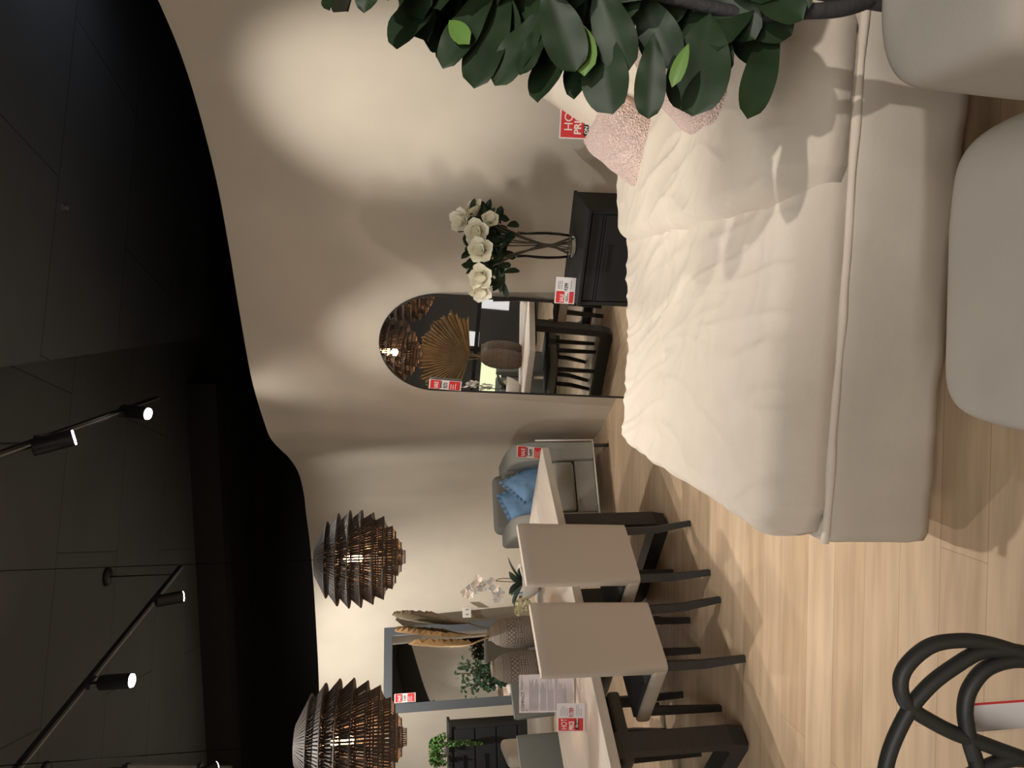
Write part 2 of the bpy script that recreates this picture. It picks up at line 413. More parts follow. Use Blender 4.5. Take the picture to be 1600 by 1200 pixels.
# ------------------------------------------------------------------ the setting
struct(obj('floor', bx((-2.5, 3.5, -.05), (16, 20, .1)), 'floor', smooth=False))
struct(obj('ceiling', bx((-2.5, 3.5, 4.25), (16, 20, .1)), 'ceil', smooth=False))
bm = BM()
WP = [(2.7, -1.2), (2.38, .4), (2.05, 1.6), (1.83, 2.6), (1.678, 3.412), (1.568, 3.808), (1.377, 4.164), (1.121, 4.504), (0.798, 4.799), (0.643, 4.925), (0.291, 5.219), (0.0, 5.505), (-0.299, 5.959), (-0.445, 6.246), (-0.577, 6.734), (-0.719, 7.308), (-0.937, 7.941), (-1.219, 8.356), (-1.438, 8.524), (-1.852, 8.879), (-2.451, 9.267), (-3.066, 9.545), (-3.829, 9.841), (-5.156, 10.156), (-7.2, 10.5)]
pts = catmull([(x, y, 0) for x, y in WP], 6); WH = 2.745; rows = []
for i, p in enumerate(pts):
    t = (pts[min(i+1, len(pts)-1)]-pts[max(i-1, 0)]).normalized(); nrm = Vector((-t.y, t.x, 0))  # towards the back
    if nrm.dot(Vector((.3, 1, 0))) < 0: nrm = -nrm
    a, b = p, p+nrm*.12
    rows.append([bm.verts.new((q.x, q.y, z)) for q, z in ((a, 0), (a, WH), (b, WH), (b, 0))])
for A, B in zip(rows, rows[1:]):
    for k in range(4): bm.faces.new((A[k], A[(k+1) % 4], B[(k+1) % 4], B[k]))
bm.faces.new(rows[0]); bm.faces.new(rows[-1])
struct(obj('wall_back', bm, 'plaster', auto=40))
struct(obj('wall_left', bx((-10.4, 3.5, 2.1), (.2, 20, 4.2)), 'panelwall', smooth=False))
struct(obj('wall_right', bx((5.4, 3.5, 2.1), (.2, 20, 4.2)), 'panelwall', smooth=False))
struct(obj('wall_front', bx((-2.5, -6.4, 2.1), (16, .2, 4.2)), 'panelwall', smooth=False))
struct(obj('wall_far', bx((-2.5, 13.4, 2.1), (16, .2, 4.2)), 'panelwall', smooth=False))
# dropped soffit to the right and the dark bulkhead that crosses the store
bm = BM()
vs = [(-.36, .0), (5.2, 0), (5.2, 9.0), (.55, 9.0)]
lo = [bm.verts.new((x, y, 3.9)) for x, y in vs]; hi = [bm.verts.new((x, y, 4.2)) for x, y in vs]
bm.faces.new(lo); bm.faces.new(hi)
for k in range(4): bm.faces.new((lo[k], lo[(k+1) % 4], hi[(k+1) % 4], hi[k]))
struct(obj('trim_1', bm, 'ceil', smooth=False))
bm = BM()
d = Vector((-4.08, .80, 0)).normalized(); a = Vector((.0, 9.16, 0)); n_ = Vector((-d.y, d.x, 0)); n_ = n_ if n_.y > 0 else -n_
pl = [a, a+d*9, a+d*9+n_*.4, a+n_*.4]
lo = [bm.verts.new((p.x, p.y, 3.86)) for p in pl]; hi = [bm.verts.new((p.x, p.y, 4.2)) for p in pl]
bm.faces.new(lo); bm.faces.new(hi)
for k in range(4): bm.faces.new((lo[k], lo[(k+1) % 4], hi[(k+1) % 4], hi[k]))
struct(obj('trim_2', bm, 'beam', smooth=False))

# glazed black partition at the far left (seen in the mirrors)
pt = thing('glass_partition', 'black framed glass partition behind the dining table, seen in the arched mirror', 'partition', (-5.2, 4.2, 0), R(90))
bm = BM()
for x in (-2.2, -.9, .1, 1.2, 2.4): box(bm, (x, 0, 1.25), (.06, .06, 2.5))
for z in (.04, 1.25, 2.47): box(bm, (.1, 0, z), (4.6, .06, .06))
obj('frame', bm, 'black', pt, smooth=False)
obj('pane', bx((.1, 0, 1.25), (4.5, .006, 2.4)), 'acrylic', pt, smooth=False)
M['shoplight'] = mat('lit_shop_window', (.8, .8, .6), .5, emit=((.85, .95, .55), .9))
M['shopwhite'] = mat('lit_white_panel', (.8, .8, .8), .5, emit=((.9, .93, 1), .5))
o = tag(obj('lit_poster', bx((-7.2, 3.15, .98), (.04, .62, .36)), 'shoplight', smooth=False), 'glowing yellow green poster behind the black glass partition', 'poster')
o = tag(obj('glow_panel', bx((-7.2, 1.55, 1.0), (.04, .55, .50)), 'shopwhite', smooth=False), 'larger glowing panel standing in for white paper behind the black glass partition, nearer the viewer', 'light box')  # emissive panel added for the white paper reflected in the arched mirror
o = tag(obj('glow_panel', bx((-7.2, 2.45, 1.35), (.04, .30, .22)), 'shopwhite', smooth=False), 'small glowing white light box behind the black glass partition', 'light box')

# ------------------------------------------------------------------ track lighting
def track(name, a, b, label, n_stem):
    a = Vector(a); b = Vector(b); L = (b-a).length
    t = thing(name, label, 'track light rail', (a+b)/2, math.atan2(b.y-a.y, b.x-a.x))
    obj('rail', bx((0, 0, .02), (L, .035, .035)), 'black', t, smooth=False)
    obj('conductor_strip', bx((0, 0, 0), (L, .010, .006)), 'greymetal', t, smooth=False)
    for x in n_stem:
        x0 = x*L-L/2; bm = BM(); cyl(bm, (x0, 0, .03), (x0, 0, a_top-a.z), .006, n=8); s = obj('stem', bm, 'black', t)
        bm = BM(); lathe(bm, [(.0, a_top-a.z-.03), (.075, a_top-a.z-.028), (.08, a_top-a.z)], 24, (x0, 0, 0)); obj('canopy', bm, 'black', t)
    return t
a_top = 4.2
track('lighting_track', (-.614, 1.2, 3.62), (-.117, 6.3, 3.62), 'black lighting track above the arched mirror, right of the two pendants', [.15, .60])
track('lighting_track', (-2.275, 1.5, 3.62), (-1.64, 6.95, 3.62), 'black lighting track running above the two rattan pendants', [.1, .97])
track('lighting_track', (-2.73, 5.6, 3.62), (-4.43, 8.9, 3.62), 'black lighting track at the left edge, behind the pendants', [.02, .5])
track('lighting_track', (.80, -3.5, 3.62), (2.25, 1.6, 3.62), 'black lighting track out of view at the right, over the fig plant', [.1, .5])
def spot_head(p, t, label, lit=True):
    p = Vector(p); d = (Vector(t)-p).normalized()
    r = thing('track_spotlight', label, 'spotlight', (p.x, p.y, 3.60))
    q = p-Vector((p.x, p.y, 3.60))            # lens position in local space
    back = q-d*.20
    bm = BM(); tube(bm, [back, back+d*.01, q-d*.004], [.042, .047, .047], 20); obj('can', bm, 'black', r, auto=40)
    bm = BM(); cyl(bm, q-d*.006, q+d*.004, .040, n=20); obj('lens', bm, 'lens' if lit else 'lensoff', r, auto=40)
    bm = BM(); mid = q-d*.13; cyl(bm, mid+Vector((0, 0, .02)), Vector((mid.x*.5, mid.y*.5, .02)), .010, n=8); obj('yoke', bm, 'black', r)
    obj('adapter', bx((0, 0, .01), (.035, .13, .03)), 'black', r, smooth=False)
    return r
HL = {'a': 'lit black spotlight on the right track, nearer of its two in view', 'b': 'lit black spotlight at the far end of the right track',
      'i': 'lit black spotlight pointing down on the pendant track', 'c': 'grey spotlight turned away near the far end of the pendant track', 'd': 'lit black spotlight at the lower left, behind the pendants'}
for n, p, t, ang, bl, pw, c in SPOTS:
    tt = t
    spot_head(p, tt, HL.get(n, 'lit black spotlight hanging out of view over %s' % {'e': 'the foot of the bed', 'f': 'the middle of the bed', 'm': 'the bed, aimed at the pink cushions', 'g': 'the near end of the dining table', 'h': 'the shop aisle behind the viewer', 'u': 'the curved wall, turned upward', 'k': 'the middle of the dining table'}.get(n, 'the room')))
tag(obj('sprinkler_head', lathe(BM(), [(0, -.04), (.02, -.038), (.008, -.02), (.03, 0)], 12), 'greymetal', loc=(1.16, 5.24, 3.9)), 'small sprinkler head in the dark soffit', 'sprinkler')

# ------------------------------------------------------------------ bed
bed = thing('bed', 'queen bed with natural linen bedding and slipcovered base', 'bed', (-.50, 2.055, 0), R(-7.2))
BL, BW = 1.93, 1.50
def hfield(bm, x0, x1, y0, y1, z0, H, r, wr, nx, ny, base=None, rc=None):
    """rounded soft slab: top at z0+H, edges rolled with radius r"""
    def par(u, L):                       # u in 0..1 -> distance along, edge factor
        k = r/L*1.2
        if u < k: a = u/k*PI/2; return r*(1-math.cos(a)), math.sin(a)
        if u > 1-k: a = (1-u)/k*PI/2; return L-r*(1-math.cos(a)), math.sin(a)
        return r+(u-k)/(1-2*k)*(L-2*r), 1
    def f(u, v):
        dx, ex = par(u, x1-x0); dy, ey = par(v, y1-y0)
        x = x0+dx; y = y0+dy; e = ex*ey
        # round the plan corners
        cx = min(dx, (x1-x0)-dx); cy = min(dy, (y1-y0)-dy)
        if rc and cx < rc and cy < rc:
            q = (1-cx/rc)*(1-cy/rc)*rc*.32
            x += q*(1 if dx < (x1-x0)/2 else -1); y += q*(1 if dy < (y1-y0)/2 else -1)
        z = z0+H*e+wr(x, y, ex, ey)*min(1, e*1.6)
        return Vector((x, y, z))
    V = grid(bm, f, nx, ny)
    border = [V[i][0] for i in range(nx+1)]+[V[nx][j] for j in range(1, ny+1)]+[V[i][ny] for i in range(nx-1, -1, -1)]+[V[0][j] for j in range(ny-1, 0, -1)]
    low = [bm.verts.new((v.co.x, v.co.y, base if base is not None else z0)) for v in border]
    L = len(border)
    for i in range(L): bm.faces.new((border[i], low[i], low[(i+1) % L], border[(i+1) % L]))
    bm.faces.new(low)
    return V
def ridge(x, y, a, sx, sy, seed, p=3):
    c, s_ = math.cos(a), math.sin(a); X = x*c+y*s_; Y = -x*s_+y*c
    w1 = noise.noise(Vector((X*1.1, Y*1.1, seed+3)))*.35
    return (1-min(1, abs(noise.noise(Vector((X*sx, (Y+w1)*sy, seed)))*2.2)))**p
def wr_duvet(x, y, ex, ey):
    n1 = noise.noise(Vector((x*1.4+y, y*2.0-x*.6, 1.7)))*.020
    n2 = ridge(x, y, R(-62), 1.0, 4.2, 5.1)*.032*(.4+noise.noise(Vector((x*1.6, y*1.6, 8))))
    n3 = ridge(x, y, R(-38), 1.6, 7.5, 12.3)*.020*(.35+noise.noise(Vector((x*2, y*2, 18))))
    n4 = ridge(x, y, R(-85), 2.2, 11, 31.3, 2)*.010
    n5 = ridge(x, y, R(20), 2.5, 6, 44.3, 3)*.005
    cr = -.010*math.exp(-((y-BW*.62)/.012)**2)
    edge = .016*math.sin(x*19+4*noise.noise(Vector((x*3, y, 2))))*(1-min(1, ey))
    return n1+n2+n3+n4+n5+cr+edge
# slipcovered base
bm = BM()
def wr_base(x, y, ex, ey): return noise.noise(Vector((x*4, y*4, 7)))*.004
def base_fn(bm):
    N = 150; zs = [.095, .13, .20, .26, .32, .37, .405, .430, .440, .436, .42]
    ins = [0, -.003, 0, .002, .003, .003, .006, .018, .045, .09, .14]
    per = []
    P = [(0, 0), (BL, 0), (BL, BW), (0, BW)]
    seg = [BL, BW, BL, BW]; tot = sum(seg)
    for k in range(N):
        s = k/N*tot; i = 0
        while s > seg[i]: s -= seg[i]; i += 1
        a, b = P[i], P[(i+1) % 4]; t = s/seg[i]
        per.append((a[0]+(b[0]-a[0])*t, a[1]+(b[1]-a[1])*t))
    rows = []
    for z, q in zip(zs, ins):
        row = []
        for x, y in per:
            # superellipse corner rounding
            cx, cy = BL/2, BW/2; dx, dy = x-cx, y-cy
            hx, hy = BL/2-q, BW/2-q
            X = cx+max(-1, min(1, dx/(BL/2)))*hx; Y = cy+max(-1, min(1, dy/(BW/2)))*hy
            rad = .05; ax = hx-abs(X-cx); ay = hy-abs(Y-cy)
            if ax < rad and ay < rad:
                k2 = (1-ax/rad)*(1-ay/rad)*rad*.3; X -= math.copysign(k2, dx); Y -= math.copysign(k2, dy)
            wv = noise.noise(Vector((x*3.2, y*3.2, z*.9)))*.014+noise.noise(Vector((x*9, y*9, z*2.2)))*.008+ridge(x, z*2.2+y, R(70), 1.2, 5, 3.3)*.010*(1 if x > .9 else .4)
            X += wv*(1 if dx > 0 else -1)*.5; Y -= wv*(1 if dy < 0 else -1)
            row.append(bm.verts.new((X, Y, z+.006*noise.noise(Vector((x*3, y*3, 3))))))
        rows.append(row)
    for A, B in zip(rows, rows[1:]):
        for k in range(N): bm.faces.new((A[k], A[(k+1) % N], B[(k+1) % N], B[k]))
    bm.faces.new(rows[-1]); bm.faces.new(list(reversed(rows[0])))
base_fn(bm)
obj('bed_base', bm, 'linen2', bed)
bm = BM()
for x in (.12, BL-.12):
    for y in (.12, BW-.12): box(bm, (x, y, .04), (.07, .07, .09))
o = obj('leg', bx((.16, .40, .06), (.08, .08, .12)), 'darkwood', bed, smooth=False); bm.free()
for x, y in ((BL-.12, .40), (.12, BW-.12), (BL-.12, BW-.12)): obj('leg', bx((x, y, .06), (.08, .08, .12)), 'darkwood', bed, smooth=False)
obj('mattress', bx((BL/2, BW/2, .475), (BL-.20, BW-.20, .13), bev=.05, seg=4), 'cream', bed)
bm = BM(); hfield(bm, .0, 1.60, .0, BW+.02, .490, .135, .085, wr_duvet, 200, 150, base=.435, rc=.13)
obj('duvet', bm, 'linen', bed)
def wr_fold(x, y, ex, ey): return wr_duvet(x+3, y*1.2, ex, ey)*.9+.010*math.sin((x*9-y*7))*noise.noise(Vector((x*2, y*2, 0)))
bm = BM(); hfield(bm, 1.0, 1.62, -.02, BW+.03, .53, .158, .085, wr_fold, 100, 150, base=.465, rc=.12)
for v in bm.verts: v.co.x += -.02*(v.co.y/BW)+.020*noise.noise(Vector((v.co.y*4, 0, v.co.z*3)))
obj('folded_duvet', bm, 'linen', bed)
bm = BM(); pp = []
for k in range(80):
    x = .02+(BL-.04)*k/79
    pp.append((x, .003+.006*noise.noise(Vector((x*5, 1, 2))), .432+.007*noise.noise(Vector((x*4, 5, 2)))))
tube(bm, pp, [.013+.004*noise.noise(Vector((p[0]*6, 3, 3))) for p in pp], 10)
obj('highlight_roll', bm, 'linen', bed)  # lighter roll added along the base's top edge, standing for the highlight there
hb = obj('headboard', bx((BL+.045, .70, .56), (.08, 1.40, .88), bev=.03, seg=4), 'linen2', bed)

def lay(name, bm, m_, label, cat, loc, rot, group=None, extra=None):
    o = obj(name, bm, m_); o.location = loc; o.rotation_euler = rot; tag(o, label, cat, group); return o
# bed local -> world
BMX = Matrix.Translation((-.50, 2.055, 0)) @ Matrix.Rotation(R(-7.2), 4, 'Z')
def bw(x, y, z): return BMX @ Vector((x, y, z))
def pillow(name, w_, h_, t_, m_, label, p, yaw, lean, seed, back=None, cat='cushion'):
    """face looks to the foot of the bed (-x), leans back by `lean`"""
    root = thing(name, label, cat, p)
    root.rotation_euler = Euler((-lean, 0, R(-90)+yaw-R(8)), 'XYZ')
    if back:
        bm = cushion(w_, h_, t_, seed=seed)
        fr = BM(); bk = BM()
        obj('front_cover', half(bm, -1), m_, root); obj('back_cover', half(cushion(w_, h_, t_, seed=seed), 1), back, root)
    else:
        o = obj('cover', cushion(w_, h_, t_, seed=seed), m_, root)
    return root
def half(bm, s):
    ds = [f for f in bm.faces if f.calc_center_median().y*s < 0]
    bmesh.ops.delete(bm, geom=ds, context='FACES'); return bm
pillow('pillow', .62, .52, .17, 'cream', 'large cream pillow propped at the far side of the bed head', bw(1.50, 1.20, .60), R(8), R(24), 1, cat='pillow')
pillow('pillow', .62, .50, .17, 'cream', 'large cream pillow propped between the two pink cushions', bw(1.52, .66, .59), R(2), R(30), 2, cat='pillow')
pillow('boucle_cushion', .43, .41, .17, 'boucle', 'pink boucle cushion at the far side of the bed, left of the others', bw(1.26, 1.10, .575), R(22), R(42), 3, 'pinkplain')
pillow('boucle_cushion', .46, .44, .17, 'boucle', 'pink boucle cushion at the near side, mostly behind the plant leaves', bw(1.30, .50, .60), R(-8), R(46), 4, 'pinkplain')
lay('pillow', cushion(.66, .42, .15, seed=8), 'cream', 'flat cream pillow lying at the near corner of the bed head', 'pillow', bw(1.68, .06, .60), (R(90), 0, R(82)))
hot_price_tag('red HOT PRICE tag standing behind the far pink boucle cushion', bw(1.53, 1.42, .77), R(-14), .15, .21, lean=R(-4))

# ------------------------------------------------------------------ nightstand and magnolia vase
ns = thing('nightstand', 'charcoal nightstand between the bed and the arched mirror', 'nightstand', (.785, 4.14, 0), R(-29))
obj('top', bx((0, 0, .69), (.56, .40, .02), bev=.003), 'charcoal', ns, smooth=False)
bm = BM(); box(bm, (-.265, 0, .54), (.02, .38, .28)); box(bm, (.265, 0, .54), (.02, .38, .28)); box(bm, (0, .18, .54), (.52, .02, .28)); box(bm, (0, 0, .39), (.52, .38, .02)); box(bm, (0, 0, .60), (.52, .36, .012)); box(bm, (0, -.08, .64), (.50, .20, .06))
obj('body', bm, 'charcoal', ns, smooth=False)
dr = obj('drawer', bx((0, -.178, .495), (.50, .018, .19), bev=.002), 'charcoal', ns, smooth=False)
obj('handle', bx((0, -.192, .565), (.16, .012, .010)), 'black', dr, smooth=False)
for sx in (-1, 1):
    for sy in (-1, 1):
        bm = BM(); tube(bm, [(sx*.25, sy*.16, .41), (sx*.265, sy*.175, 0)], [.022, .014], 10); obj('leg', bm, 'darkwood', ns)
sale_tag('tilted SALE tag in a clear stand on the charcoal nightstand', (.535, 4.14, .702), R(-22), .155, .115, '$299', lean=R(-10), wide=True)

vz = (.80, 4.17, .702)
va = thing('glass_vase', 'clear glass vase of bundled stems on the charcoal nightstand', 'vase', vz)
prof_o = [(.0, 0), (.058, .0), (.066, .02), (.074, .08), (.078, .15), (.076, .22), (.070, .28), (.074, .33)]
prof_i = [(.070, .33), (.066, .28), (.072, .22), (.074, .15), (.070, .08), (.060, .03), (.0, .022)]
obj('vessel', lathe(BM(), [(.066, .02), (.074, .08), (.078, .15), (.076, .22), (.070, .28), (.074, .33)], 40, cap=False), 'acrylic', va)
obj('thick_base', lathe(BM(), [(0, 0), (.058, 0), (.065, .012), (.062, .022), (0, .018)], 40), 'glass', va)
obj('rim', tube(BM(), [(.074*math.cos(2*PI*k/40), .074*math.sin(2*PI*k/40), .33) for k in range(40)], .0018, 6, closed=True), 'glass', va)
mg = thing('magnolia_bouquet', 'cream magnolias with dark leaves in the clear glass vase', 'flowers', vz)
rnd = random.Random(4); bm = BM()
ends = []
for k in range(11):
    a = k*2.4; r0 = .045; top = Vector((rnd.uniform(-.19, .16), rnd.uniform(-.08, .08), rnd.uniform(.43, .56)))
    p = [(r0*math.cos(a), r0*math.sin(a), .03), (.008*math.cos(a+2), .008*math.sin(a+2), .16), (top.x*.45, top.y*.4, .33), tuple(top)]
    tube(bm, catmull(p, 5), .0042, 6); ends.append(top)
obj('stem', bm, 'stem', mg)
def leaf_shape(bm, base, tip, nrm, width, fold=.12, curl=.1, nu=9, nv=6, wave=.0, seed=0, obov=.62):
    base = Vector(base); tip = Vector(tip); ax = tip-base; L = ax.length; ax.normalize()
    side = ax.cross(Vector(nrm)).normalized(); up = side.cross(ax).normalized()
    def f(u, v):
        s = 2*v-1
        # outline: broad towards `obov` of the length
        k = u/obov if u < obov else (1-u)/(1-obov)
        wd = width/2*(math.sin(min(1, k)*PI/2)**.85 if u < obov else math.sqrt(max(0, 1-(1-k)**2))**.9)
        wd = max(wd, width*.012)
        z = abs(s)*wd*fold*2 + wave*math.sin(u*15+seed+s)*abs(s)**2*.5 - curl*L*(u*u)
        return base+ax*(L*u)+side*(wd*s)+up*z
    grid(bm, f, nu, nv)
def flower(bm, c, d, r, n=6, cup=.5, seed=0, layers=2):
    c = Vector(c); d = Vector(d).normalized(); a = d.orthogonal().normalized(); b = d.cross(a); rr = random.Random(seed)
    for l in range(layers):
        for k in range(n):
            th = 2*PI*(k+l*.5)/n+rr.uniform(-.12, .12); o_ = a*math.cos(th)+b*math.sin(th)
            cc = cup+(.45*l)+rr.uniform(-.1, .1); ln = r*(1-.22*l)*rr.uniform(.9, 1.1)
            tip = c+(o_*math.cos(cc)+d*math.sin(cc))*ln; nr = d*math.cos(cc)-o_*math.sin(cc)
            leaf_shape(bm, c+o_*r*.04, tip, nr, r*.78, fold=.16, curl=-.12, nu=6, nv=5, obov=.6)
fl = [((.165, .0, .565), (.6, -.6, .6), .075), ((.12, -.03, .635), (-.2, -.8, .8), .075), ((.055, -.07, .565), (-.3, -1, .3), .082), ((.10, -.09, .50), (.4, -1, .1), .06),
      ((-.055, -.08, .545), (-.1, -1, .35), .080), ((-.185, -.05, .545), (-.4, -1, .3), .080), ((-.245, -.03, .545), (-.9, -.7, .2), .075)]
for i, (c, d, r) in enumerate(fl):
    r *= 1.22
    bm = BM(); flower(bm, c, d, r, 5, .55, i); o = obj('magnolia_flower', bm, 'petal', mg)
    bm = BM(); lathe(bm, [(0, .0), (.010, .004), (.008, .02), (0, .026)], 10, c); ob = obj('pistil', bm, 'petalg', o)
bm = BM(); rnd = random.Random(11)
for k in range(95):
    c = Vector((rnd.uniform(-.20, .17), rnd.uniform(-.03, .09), rnd.uniform(.40, .60)))
    if k % 3 == 0: c.z = rnd.uniform(.38, .48)
    d = Vector((rnd.uniform(-1, 1)+c.x*3, rnd.uniform(-.8, .6), rnd.uniform(-.5, 1))).normalized()
    leaf_shape(bm, c, c+d*rnd.uniform(.08, .125), Vector((rnd.uniform(-.4, .4), -1, .5)), rnd.uniform(.035, .05), fold=.2, nu=6, nv=4)
obj('foliage', bm, 'leafdark', mg)

# ------------------------------------------------------------------ arched leaning mirror
def arch_pts(w_, h_, n=28):
    r = w_/2; P = [(-r, 0), (r, 0)]
    for k in range(n+1):
        a = PI*k/n; P.append((r*math.cos(a), h_-r+r*math.sin(a)))
    return P
MW, MHt = .80, 1.85
AMP, AMY, AMT = (.213, 5.095, 0), R(-37), R(-4)
am = thing('arched_mirror', 'tall arched mirror in a thin black frame leaning on the wall', 'mirror', AMP, AMY)
am.rotation_euler = (AMT, 0, AMY)
bm = BM(); P = arch_pts(MW-.02, MHt-.01)
v0 = [bm.verts.new((x, 0, z+.008)) for x, z in P]; v1 = [bm.verts.new((x, .014, z+.008)) for x, z in P]
bm.faces.new(v0); bm.faces.new(list(reversed(v1)))
for k in range(len(P)): bm.faces.new((v0[k], v0[(k+1) % len(P)], v1[(k+1) % len(P)], v1[k]))
obj('mirror_glass', bm, 'steel', am, smooth=False)
bm = BM(); Po = arch_pts(MW, MHt); Pi = [(x*(1-.018/MW), (z-.0)*(1-.008/MHt)+.006) for x, z in Po]
rings = [[bm.verts.new((x, y, z)) for x, z in PP] for PP, y in ((Po, -.006), (Po, .022), (Pi, .022), (Pi, -.006))]
L = len(Po)
for q in range(4):
    A, B = rings[q], rings[(q+1) % 4]
    for k in range(L): bm.faces.new((A[k], A[(k+1) % L], B[(k+1) % L], B[k]))
obj('frame', bm, 'black', am, smooth=False)
tl = sale_tag('SALE tag marked 273 stuck to the left edge of the arched mirror', (0, 0, 0), 0, .085, .235, '$273')
tl.matrix_world = (Matrix.Translation(AMP) @ Euler((AMT, 0, AMY)).to_matrix().to_4x4() @ Matrix.Translation((-.345, -.012, 1.26)) @ Matrix.Rotation(R(3), 4, 'Y'))

# ------------------------------------------------------------------ black framed leaning mirror at the left
lm = thing('leaning_mirror', 'rectangular mirror in a wide dark grey frame leaning on the left wall', 'mirror', (-3.40, 8.95, 0), R(30))
lm.rotation_euler = (R(-5), 0, R(30))
LW, LH = .99, 1.90
bm = BM()
box(bm, (-LW/2+.05, 0, LH/2), (.10, .045, LH)); box(bm, (LW/2-.05, 0, LH/2), (.10, .045, LH)); box(bm, (0, 0, .05), (LW-.2, .045, .10)); box(bm, (0, 0, LH-.05), (LW-.2, .045, .10))
M['bluegrey'] = mat('blue_grey_frame', (.085, .095, .105), .4)
obj('frame', bm, 'bluegrey', lm, smooth=False)
obj('mirror_glass', bx((0, .005, LH/2), (LW-.19, .012, LH-.19)), 'steel', lm, smooth=False)
tl = sale_tag('small SALE tag in the top left corner of the dark framed mirror', (0, 0, 0), 0, .10, .25, '$399')
tl.matrix_world = Matrix.Translation((-3.40, 8.95, 0)) @ Euler((R(-5), 0, R(30))).to_matrix().to_4x4() @ Matrix.Translation((-.335, -.03, 1.52))
ot = thing('wall_socket', 'white power socket on the wall beside the dark framed mirror', 'socket', (-2.90, 9.33, .80), R(24))
obj('plate', bx((0, 0, .06), (.13, .012, .11), bev=.004), 'socket', ot, smooth=False)
bm = BM(); box(bm, (-.03, -.008, .06), (.012, .006, .03)); box(bm, (.03, -.008, .06), (.012, .006, .03)); obj('switch', bm, 'greymetal', ot, smooth=False)

# ------------------------------------------------------------------ dining table
TC = Vector((-.43, 4.913, 0)); E1 = Vector((-.6225, -.7826, 0)); N1 = Vector((-.7826, .6225, 0))
def tp(s, n, z=0): p = TC+E1*s+N1*n; return (p.x, p.y, z)
TR = math.atan2(E1.y, E1.x)          # local +x runs along the table towards the viewer; local -y is inward
tb = thing('dining_table', 'long dining table with pale top and dark sled legs', 'table', tp(1.27, .5), TR)
TLn = 2.54
obj('tabletop', bx((0, 0, .725), (TLn, 1.0, .05), bev=.004), 'tabletop', tb, smooth=False)
for x in (.583-1.27+.0, 1.978-1.27):
    bm = BM()
    # rounded U frame in the y-z plane
    P = [(.425, .70), (.425, .10), (.405, .045), (.35, .03), (-.35, .03), (-.405, .045), (-.425, .10), (-.425, .70)]
    Pi_ = [(.365, .70), (.365, .13), (.35, .10), (.33, .09), (-.33, .09), (-.35, .10), (-.365, .13), (-.365, .70)]
    rg = [[bm.verts.new((x+dx, y, z if z > .031 or True else z)) for y, z in PP] for PP, dx in ((P, -.05), (P, .05), (Pi_, .05), (Pi_, -.05))]
    for q in range(4):
        A, B = rg[q], rg[(q+1) % 4]
        for k in range(len(P)-1): bm.faces.new((A[k], A[k+1], B[k+1], B[k]))
    bm.faces.new([rg[q][0] for q in range(4)]); bm.faces.new([rg[q][-1] for q in range(4)])
    for v in bm.verts:
        if v.co.z <= .031: v.co.z = 0
        elif abs(v.co.z-.045) < 1e-4: v.co.z = .018
    obj('leg_frame', bm, 'darkwood', tb, smooth=False)
bm = BM(); box(bm, (0, .30, .685), (TLn-.9, .05, .04)); box(bm, (0, -.30, .685), (TLn-.9, .05, .04)); obj('rail', bm, 'darkwood', tb, smooth=False)

# ------------------------------------------------------------------ dining chairs
def make_chair(label, m_back, m_under, bh=.635):
    t = thing('dining_chair', label, 'chair')
    # faces +y (the table); back at -y
    bm = BM()
    def bk(u, v):
        a = 2*PI*u
        wv = .200+.012*v; th = .030+.010*(1-v)
        ca, sa = math.cos(a), math.sin(a); ex = .22
        x = wv*math.copysign(abs(ca)**ex, ca); y = th*math.copysign(abs(sa)**.6, sa)
        z = .40+v*bh
        y += -.035*v-.05*v*v*0+ .018*(x/wv)**2*0
        if v > .96: x *= .985; y = y*.8-.002
        return Vector((x, y, z))
    V = grid(bm, bk, 48, 24, closeu=True)
    bm.faces.new([r[-1] for r in V]); bm.faces.new([r[0] for r in reversed(V)])
    obj('backrest', bm, m_back, t, auto=60)
    obj('seat', bx((0, .22, .435), (.42, .46, .075), bev=.02, seg=4), m_under, t)
    obj('seat_pad', bx((0, .225, .478), (.385, .40, .022), bev=.010, seg=3), 'navyseat', t)
    for sx in (-1, 1):
        bm = BM(); tube(bm, [(sx*.165, .0, .42), (sx*.17, -.005, .2), (sx*.178, -.045, 0)], [.031, .028, .022], 4); obj('leg', bm, 'darkwood', t, smooth=False)
        bm = BM(); tube(bm, [(sx*.17, .40, .42), (sx*.175, .415, 0)], [.030, .022], 4); obj('leg', bm, 'darkwood', t, smooth=False)
    return t
ch = make_chair('taupe dining chair seen from behind, the farther of the two near the bed', 'seatcloth', 'seatcloth')
cA = Vector(tp(.0, -.145)); sA = E1.dot(Vector((-.968, 4.002, 0))-TC)
def place(o_, s, n, face): p = tp(s, n); o_.location = p; o_.rotation_euler = (0, 0, face)
FACE_IN = math.atan2(N1.y, N1.x)-PI/2
p = tp(sA-.03, -.12); ch.location = p; ch.rotation_euler = (0, 0, FACE_IN)
p = tp(sA+.50, -.12); dup(ch, p, FACE_IN+R(2), 'taupe dining chair seen from behind, the nearer of the two')
c2 = make_chair('grey green leather dining chair behind the table at the left edge of the picture', 'leather', 'leather', .575)
p = tp(1.585, 1.16); c2.location = p; c2.rotation_euler = (0, 0, FACE_IN+PI)
p = tp(1.06, 1.15); dup(c2, p, FACE_IN+PI, 'grey green leather dining chair behind the lilac sheet')

